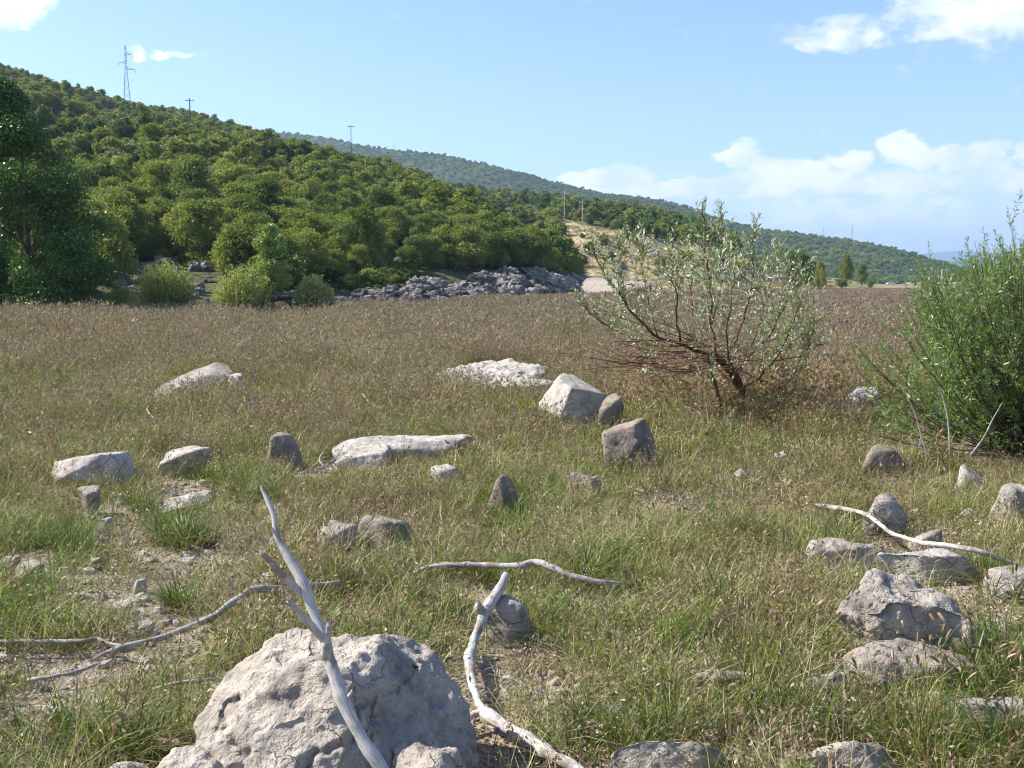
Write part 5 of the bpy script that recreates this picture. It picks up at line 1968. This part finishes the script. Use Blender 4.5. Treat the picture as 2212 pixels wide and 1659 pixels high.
# brown weeds: clumped, thick round the silver willow and in the middle distance
Pt, q = field_points(4, 12, 2.2, rg, 1.3)
P2, q2 = field_points(11, 40, 5.2, rg)
Pt, q = np.vstack([Pt, P2]), np.vstack([q, q2])
cl = pnoise(Pt * np.array([.45, .45, 0]) + 91) + .5 * pnoise(Pt * np.array([1.6, 1.6, 0]) + 14)
wil = np.clip(1.3 - np.hypot((q[:, 0] - 1600) / 330, (q[:, 1] - 890) / 60), 0, 1)
cen = np.clip(1.2 - np.hypot((q[:, 0] - 1050) / 330, (q[:, 1] - 880) / 60), 0, 1)
rgt = np.clip(1.2 - np.hypot((q[:, 0] - 2060) / 170, (q[:, 1] - 1000) / 90), 0, 1)
gapw = np.clip(1.2 - np.hypot((q[:, 0] - 1800) / 170, (q[:, 1] - 860) / 70), 0, 1)
lft = np.clip(1.2 - np.hypot((q[:, 0] - 130) / 260, (q[:, 1] - 770) / 60), 0, 1)
ok = (cl + .55 * rg.random(len(Pt)) + .5 * lft + 1.1 * wil + .35 * cen + .9 * rgt + .9 * gapw > .44) & (rg.random(len(Pt)) > blob(q, BARE) * 1.2) & (rg.random(len(Pt)) > blob(q, PALE) * 1.3) & near_stick(Pt, .3)
Pt, wil = Pt[ok], wil[ok]
lay('brown_weeds', 'patches of reddish brown wiry weeds in the field and round the silver willow', C_WEED, Pt, np.clip(.5 + .4 * pnoise(Pt * .7) + rg.normal(size=len(Pt)) * .2, 0, 1),
    np.interp(Pt[:, 1], [4, 12, 34], [.6, .9, 1.35]) * rg.uniform(.6, 1.25, len(Pt)) * front_dip(Pt) * (1 + 1.0 * wil + .4 * rgt[ok] + .5 * gapw[ok] + .4 * lft[ok]), rg, tilt=.15)
Pt, q = field_points(2.4, 9, 1.6, rg, 1.3)
ok = (rg.random(len(Pt)) > blob(q, BARE) * .5)
lay('broad_leaved_weeds', 'small broad leaved green rosettes between the grass', C_BROAD, Pt[ok], rg.uniform(0, .5, ok.sum()), rg.uniform(.5, 1.1, ok.sum()), rg, tilt=.2)
# foxtails at lower right
Pt, q = field_points(2.6, 9.5, 7, rg, 1.3)
w = np.clip((q[:, 0] - 1150) / 900, 0, 1) * np.clip((q[:, 1] - 950) / 300, 0, 1)
ok = (rg.random(len(Pt)) < w * .8 + .03) & near_stick(Pt, .2)
Pt = Pt[ok]
lay('foxtail_grass', 'thin stems with bristly brown foxtail heads at lower right', C_FOX, Pt, rg.uniform(.3, .9, len(Pt)), rg.uniform(.6, 1.05, len(Pt)) * np.maximum(front_dip(Pt), .75), rg, tilt=.14)
# tall dry grass of the middle field
Pt, q = field_points(5, 11, 3.0, rg)
P1, q1 = field_points(10, 22, 13, rg)
P2, q2 = field_points(20, 34, 8, rg, 1.15)
P5, q5 = field_points(28, 52, 6.5, rg, 1.1)
P4, q4 = field_points(50, 80, 3.0, rg, 1.05)
nt = len(Pt) + len(P1) + len(P2)
farther = np.arange(nt + len(P5) + len(P4)) >= nt
Pt, q = np.vstack([Pt, P1, P2, P5, P4]), np.vstack([q, q1, q2, q5, q4])
cl = pnoise(Pt * np.array([.35, .35, 0]) + 71)
yy = Pt[:, 1]
ok = (cl + .9 * rg.random(len(Pt)) + np.interp(yy, [5, 11, 14, 19, 30], [-.1, -.1, .1, .3, .6]) + .4 * pnoise(Pt * np.array([.7, .7, 0]) + 23) > .35) & (rg.random(len(Pt)) > blob(q, BARE)) & near_stick(Pt, .5) & (rg.random(len(Pt)) > blob(q, PALE) * .7)
Pt, q, cl, yy, farther = Pt[ok], q[ok], cl[ok], yy[ok], farther[ok]
dry = np.clip(np.interp(yy, [5, 14, 24, 40, 60], [.40, .26, .22, .42, .74]) + .7 * pnoise(Pt * np.array([.15, .3, 0]) + 5) + .5 * pnoise(Pt * np.array([.9, .9, 0]) + 8) + rg.normal(size=len(Pt)) * .17 - blob(q, PALE, .45), 0, 1)
sc = np.interp(yy, [5, 11, 15, 22, 60], [.42, .5, .68, .92, 1.02]) * rg.uniform(.7, 1.2, len(Pt)) * (1 + .35 * cl + .45 * pnoise(Pt * np.array([.9, .9, 0]) + 44)) * np.where(yy < 18, front_dip(Pt), 1)
lay('tall_grass', 'tall dry grass with brownish seed heads from the stones to the middle field', C_TALL, Pt[~farther], dry[~farther], sc[~farther], rg, tilt=.1)
lay('tall_grass_beyond', 'tall dry grass with brownish mauve seed heads in the back half of the field', C_TFAR, Pt[farther], dry[farther], sc[farther], rg, tilt=.06)
# far field
Pt, q = field_points(48, 110, 1.5, rg, 1.02)
P2, q2 = field_points(105, 230, .55, rg, 1.02)
P3, q3 = field_points(225, 420, .16, rg, 1.02)
Pt = np.vstack([Pt, P2, P3])
q = pix(Pt)
yy = Pt[:, 1]
s3 = np.interp(yy, [48, 110, 230, 420], [1.0, 1.3, 2.2, 3.6])
zz = np.interp(yy, [48, 120, 200, 420], [1.0, .85, .6, .5]) * rg.uniform(.8, 1.15, len(Pt))
spit = (yy > 225)
zz = np.where(spit, zz * .5, zz)
dry = np.clip(.84 + .4 * pnoise(Pt * np.array([.06, .06, 0]) + 5) + rg.normal(size=len(Pt)) * .16 - np.where(spit, .3, 0), 0, 1)
lay('far_grass', 'brownish mauve tall grass of the far field', C_FAR, Pt, dry, s3, rg, tilt=.03, zs=zz)

# gravel in the bare patches
mk_ = []
for i in range(3):
    r2 = np.random.default_rng(800 + i)
    c = bpy.data.collections.get('gravel_bits') or bpy.data.collections.new('gravel_bits')
    v, f = rock_shape(r2, 2, 9, .6, 16)
    v = fit(v, .05, .04, .025) - np.array([0, 0, .009])
    c.objects.link(bpy.data.objects.new(f'gravel_bit_{i}', mk(f'gravel bit {i}', v, f, M['rock_w' if i != 1 else 'rock'], False)))
Pt, q = field_points(2.3, 10, 150, rg, 1.3)
ok = rg.random(len(Pt)) < np.clip(blob(q, BARE) * .95 + .07, 0, 1)
Pt = Pt[ok]
o = scatter('gravel', Pt, rotz(len(Pt), rg, .3), np.repeat(np.clip(rg.lognormal(-.25, .5, len(Pt)), .3, 1.9)[:, None], 3, 1), rg.integers(0, 3, len(Pt)), c)
struct(o, 'stuff', 'small pale limestone gravel in the bare patches', 'gravel')

# dry grass on the meadow slope behind the willow
u, t = hill_points(H2, 2.4, 1200, 1790, .0, .75, rg)
P = H2.pos(u, t)
P = P[(H2.md(P) > .5)]
n = len(P)
lay('slope_grass', 'golden dry grass on the slope behind the silver willow', C_FAR, P, np.clip(.45 + .2 * pnoise(P * .08), 0, 1), rg.uniform(1.2, 2.0, n), rg, zs=rg.uniform(.3, .55, n))


# thistle flowers
def flower(name, label, u, v, m, s, hgt, group=None):
    g = G(u, v)
    rng = np.random.default_rng(int(u))
    o = thing(name, label, 'flower', g, 0, group)
    ms, mf = MB(), MB()
    P = smooth_path([(0, 0, 0), (.01, 0, hgt * .6), (.015, 0, hgt)], 5)
    V, F = tube(P, .0022, 4)
    ms.add(V, F, .5, V[:, 2])
    link('stem', ms.mesh(name + ' stem', [M['twig_brown']]), o)
    n = 70
    D = rng.normal(size=(n, 3))
    D[:, 2] = np.abs(D[:, 2])
    D /= np.linalg.norm(D, axis=1)[:, None]
    A = D * s
    B = np.cross(D, rng.normal(size=(n, 3)))
    B /= np.linalg.norm(B, axis=1)[:, None]
    c = P[-1]
    V = np.stack([c + A * .1, c + A * .6 + B * s * .16, c + A, c + A * .6 - B * s * .16], 1).reshape(-1, 3)
    mf.add(V, np.arange(4 * n).reshape(-1, 4))
    link('flower_head', mf.mesh(name + ' head', [M[m]]), o)


flower('thistle', 'single pink thistle flower right of the big boulder', 1065, 1618, 'petal', .016, .07)
for (a, b, lab) in [(350, 1115, 'left, above the green clump'), (38, 1128, 'near the left frame edge'), (1815, 1015, 'right of centre in front of the silver willow')]:
    flower('small_flower', f'small whitish flower head {lab}', a, b, 'petal_w', .014, .2)


# ------------------------------------------------------------------ pylons, poles, wires
def lattice(u, vt, vb, hill, label, w0=3.2, w1=.5, arms=True, group=None, y=None):
    p = hill.find(u, vb)
    yy = p[1]
    H = (EYE + (HV - vt) / F_PX * yy) - p[2]
    o = thing('lattice_pylon', label, 'pylon', p, .25, group)
    mb = MB()
    nseg = 9
    zs = np.linspace(0, 1, nseg + 1) ** .9 * H
    wd = np.interp(zs / H, [0, .62, 1], [w0 * H / 28, w1 * H / 16, w1 * H / 30])
    cor = [(-1, -1), (1, -1), (1, 1), (-1, 1)]
    r = .0022 * H + .012
    for a in range(4):
        P = np.array([(cor[a][0] * w / 2, cor[a][1] * w / 2, z) for w, z in zip(wd, zs)])
        V, F = tube(P, r, 4)
        mb.add(V, F)
        b = (a + 1) % 4
        for i in range(nseg):
            p0 = np.array([cor[a][0] * wd[i] / 2, cor[a][1] * wd[i] / 2, zs[i]])
            p1 = np.array([cor[b][0] * wd[i + 1] / 2, cor[b][1] * wd[i + 1] / 2, zs[i + 1]])
            p2 = np.array([cor[b][0] * wd[i] / 2, cor[b][1] * wd[i] / 2, zs[i]])
            p3 = np.array([cor[a][0] * wd[i + 1] / 2, cor[a][1] * wd[i + 1] / 2, zs[i + 1]])
            for x, y2 in ((p0, p1), (p2, p3)):
                V, F = tube(np.array([x, y2]), r * .6, 3, False)
                mb.add(V, F)
    link('tower', mb.mesh('pylon tower', [M['steel']]), o)
    ends = []
    if arms:
        for (f, sgn, L) in [(.86, 1, .10), (.72, -1, .11), (.62, 1, .14)]:
            z = f * H
            e = np.array([sgn * L * H, 0, z + .005 * H])
            ma = MB()
            for dy in (-1, 1):
                for dz in (0, .035):
                    V, F = tube(np.array([(0, dy * .02 * H, z + dz * H), e]), r * .8, 4)
                    ma.add(V, F)
            a_ = link('cross_arm', ma.mesh('pylon arm', [M['steel']]), o)
            mi = MB()
            V, F = tube(np.array([e, e + np.array([0, 0, -.05 * H])]), r * 1.3, 5)
            mi.add(V, F)
            link('insulator', mi.mesh('pylon insulator', [M['ceramic']]), a_)
            c_, s_ = math.cos(.25), math.sin(.25)
            w = e + np.array([0, 0, -.05 * H])
            ends.append(np.array(p) + np.array([w[0] * c_ - w[1] * s_, w[0] * s_ + w[1] * c_, w[2]]))
    return ends


ends = lattice(275, 113, 212, H1, 'tall steel lattice pylon on the left hill skyline with three arms')
for (uu, vt, vb, lab) in [(1779, 489, 506, 'small far pylon, left of the pair on the ridge skyline'), (1840, 487, 512, 'small far pylon, right of the pair on the ridge skyline'), (851, 314, 332, 'faint far pylon on the ridge behind the near wood')]:
    lattice(uu, vt, vb, H3, lab, arms=True)


def wire(label, a, b, sag, r=.009):
    a, b = np.array(a), np.array(b)
    t = np.linspace(0, 1, 24)
    P = a + (b - a) * t[:, None]
    P[:, 2] -= sag * 4 * t * (1 - t)
    mb = MB()
    V, F = tube(P, r, 4)
    mb.add(V, F)
    tag(link('power_line', mb.mesh('power line', [M['steel']])), label, 'wire')


wire('upper power line from the tall pylon off to the left', ends[0], at(-160, 80, 400), 5)
wire('lower left power line from the tall pylon to the frame edge', ends[1], at(-160, 100, 395), 5)
wire('lowest power line from the tall pylon to the frame edge', ends[2], at(-160, 118, 405), 5)
wire('upper power line from the tall pylon down behind the ridge', ends[0], at(760, 322, 400), 6)
wire('lower power line from the tall pylon down behind the ridge', ends[2], at(700, 322, 390), 6)


def pole(u, vt, vb, hill, label, m='polewood', r=.13, cross=True, y=None, name='utility_pole'):
    p = hill.find(u, vb) if hill is not None else at(u, vb, y)
    H = (EYE + (HV - vt) / F_PX * p[1]) - p[2]
    o = thing(name, label, 'utility pole', p, .3)
    mb = MB()
    V, F = tube(np.array([(0, 0, -.5), (0, 0, H * .5), (0, 0, H)]), [r, r * .85, r * .65], 8)
    mb.add(V, F)
    link('post', mb.mesh('pole post', [M[m]]), o)
    if cross:
        mc = MB()
        box(mc, (0, -.15, H - .5), (1.6, .1, .12))
        c_ = link('crossbar', mc.mesh('pole crossbar', [M['steel' if m == 'concrete' else 'polewood']]), o)
        for s in (-.7, 0, .7):
            mi = MB()
            V, F = tube(np.array([(s, -.15, H - .44), (s, -.15, H - .2)]), .05, 6)
            mi.add(V, F)
            link('insulator', mi.mesh('pole insulator', [M['ceramic']]), c_)
    return np.array(p) + np.array([0, 0, H - .3])


pole(412, 222, 300, H1, 'dark wooden pole sticking out of the near hillside wood', r=.16)
pole(759, 277, 325, H1, 'wooden utility pole on the near hill skyline', r=.11)
a1 = pole(1219, 414, 478, H2, 'pale concrete pole above the dry slope, left of the two', 'concrete', r=.10, cross=False)
a2 = pole(1258, 437, 484, H2, 'pale concrete pole with a crossbar above the dry slope, right of the two', 'concrete', r=.10)
wire('thin wire sagging between the two concrete poles', a1, a2, .5, .02)
wire('thin wire running left from the concrete pole into the wood', a1, H1.find(1120, 470) + np.array([0, 0, 8]), 1.5, .02)
pole(2034, 582, 606, None, 'short white post on the far shore left of the green willow', 'concrete', r=.3, cross=False, y=450, name='marker_post')


# ------------------------------------------------------------------ parked car and person far off
def car(u, v, y):
    p = at(u, v, y)
    p[2] = 0.03
    o = thing('parked_car', 'tiny white car parked at the far end of the field', 'car', p, rad(12))
    prof = [(-2.15, .35), (-2.15, .78), (-1.95, .98), (-1.25, 1.05), (-.65, 1.42), (.55, 1.45), (1.25, 1.1), (2.0, 1.0), (2.15, .8), (2.15, .35)]

    def ext(pr, w0, w1, m):
        mb = MB()
        n = len(pr)
        V = [(x, -w0 if z < 1.0 else -w1, z) for x, z in pr] + [(x, w0 if z < 1.0 else w1, z) for x, z in pr]
        F = [(i, (i + 1) % n, n + (i + 1) % n, n + i) for i in range(n)]
        mb.add(V, F)
        # sides as fans of quads down to the sill
        for s in (0, n):
            c = [V[s + i] for i in range(n)]
            bot = [(x, yv, .35) for (x, yv, z) in c]
            vv = c + bot
            mb.add(vv, [(i, i + 1, n + i + 1, n + i) for i in range(n - 1)])
        return mb.mesh('car body', [M[m]])
    link('body', ext(prof, .86, .70, 'carpaint'), o)
    for s in (-1, 1):
        mb = MB()
        mb.add([(-1.05, s * .80, 1.04), (1.05, s * .80, 1.04), (.5, s * .72, 1.38), (-.6, s * .72, 1.36)], [(0, 1, 2, 3)])
        link('side_window', mb.mesh('side window', [M['glass']]), o)
    for (xa, za, xb, zb, nm) in [(-1.27, 1.07, -.70, 1.42, 'rear_window'), (1.24, 1.13, .62, 1.45, 'windscreen')]:
        mb = MB()
        s = .02 if xa > 0 else -.02
        mb.add([(xa + s, -.66, za), (xa + s, .66, za), (xb + s, .6, zb), (xb + s, -.6, zb)], [(0, 1, 2, 3)])
        link(nm, mb.mesh(nm, [M['glass']]), o)
    for x in (-1.35, 1.35):
        for s in (-1, 1):
            mb = MB()
            V, F = tube(np.array([(x, s * .72, .32), (x, s * .90, .32)]), .33, 16)
            mb.add(V, F)
            w = link('wheel', mb.mesh('wheel', [M['tyre']]), o)
            mr = MB()
            V, F = tube(np.array([(x, s * .89, .32), (x, s * .915, .32)]), .19, 12)
            mr.add(V, F)
            link('rim', mr.mesh('rim', [M['steel']]), w)


car(1924, 615, 560)


def person(u, y):
    p = at(u, 615, y)
    p[2] = .02
    o = thing('person', 'tiny standing person in white beside the parked white car', 'person', p, .4)

    def skinned(chains):
        mb = MB()
        for P, R in chains:
            V, F = tube(smooth_path(P, 10), np.interp(np.linspace(0, 1, 10), np.linspace(0, 1, len(R)), R), 10)
            mb.add(V, F)
        return mb
    b = skinned([([(-.1, 0, .02), (-.1, 0, .5), (-.09, 0, .92)], [.05, .06, .09]), ([(.1, 0, .02), (.1, 0, .5), (.09, 0, .92)], [.05, .06, .09]),
                 ([(0, 0, .88), (0, 0, 1.2), (0, 0, 1.46)], [.15, .14, .08]), ([(0, 0, 1.4), (0, 0, 1.55), (0, .01, 1.66), (0, 0, 1.78)], [.055, .07, .1, .03]),
                 ([(-.18, 0, 1.42), (-.25, 0, 1.15), (-.24, -.05, .85)], [.05, .045, .03]), ([(.18, 0, 1.42), (.25, 0, 1.15), (.24, -.05, .85)], [.05, .045, .03])])
    link('body', b.mesh('person body', [M['skin']], True), o)
    s = skinned([([(0, 0, .88), (0, 0, 1.2), (0, 0, 1.47)], [.17, .17, .10]), ([(-.17, 0, 1.43), (-.25, 0, 1.15)], [.06, .055]), ([(.17, 0, 1.43), (.25, 0, 1.15)], [.06, .055])])
    link('shirt', s.mesh('person shirt', [M['shirt']], True), o)
    s = skinned([([(-.1, 0, .08), (-.1, 0, .5), (-.09, 0, .93)], [.07, .08, .11]), ([(.1, 0, .08), (.1, 0, .5), (.09, 0, .93)], [.07, .08, .11])])
    link('trousers', s.mesh('person trousers', [M['trousers']], True), o)


person(1938, 556)

# ------------------------------------------------------------------ haze
HAZE = 0.00016
mb = MB()
x0, x1, y0, y1, z0, z1 = -7000, 14000, -60, 11500, -45.0, 420.0
box(mb, ((x0 + x1) / 2, (y0 + y1) / 2, (z0 + z1) / 2), (x1 - x0, y1 - y0, z1 - z0))
m, T, out = mat('haze air')
pv = T.n('ShaderNodeVolumePrincipled', None, Color=(.52, .74, 1.0, 1), Density=HAZE)
pv.inputs['Anisotropy'].default_value = .2
T.put(out.inputs['Volume'], pv)
o = link('haze', mb.mesh('haze', [m]))
struct(o, 'stuff')
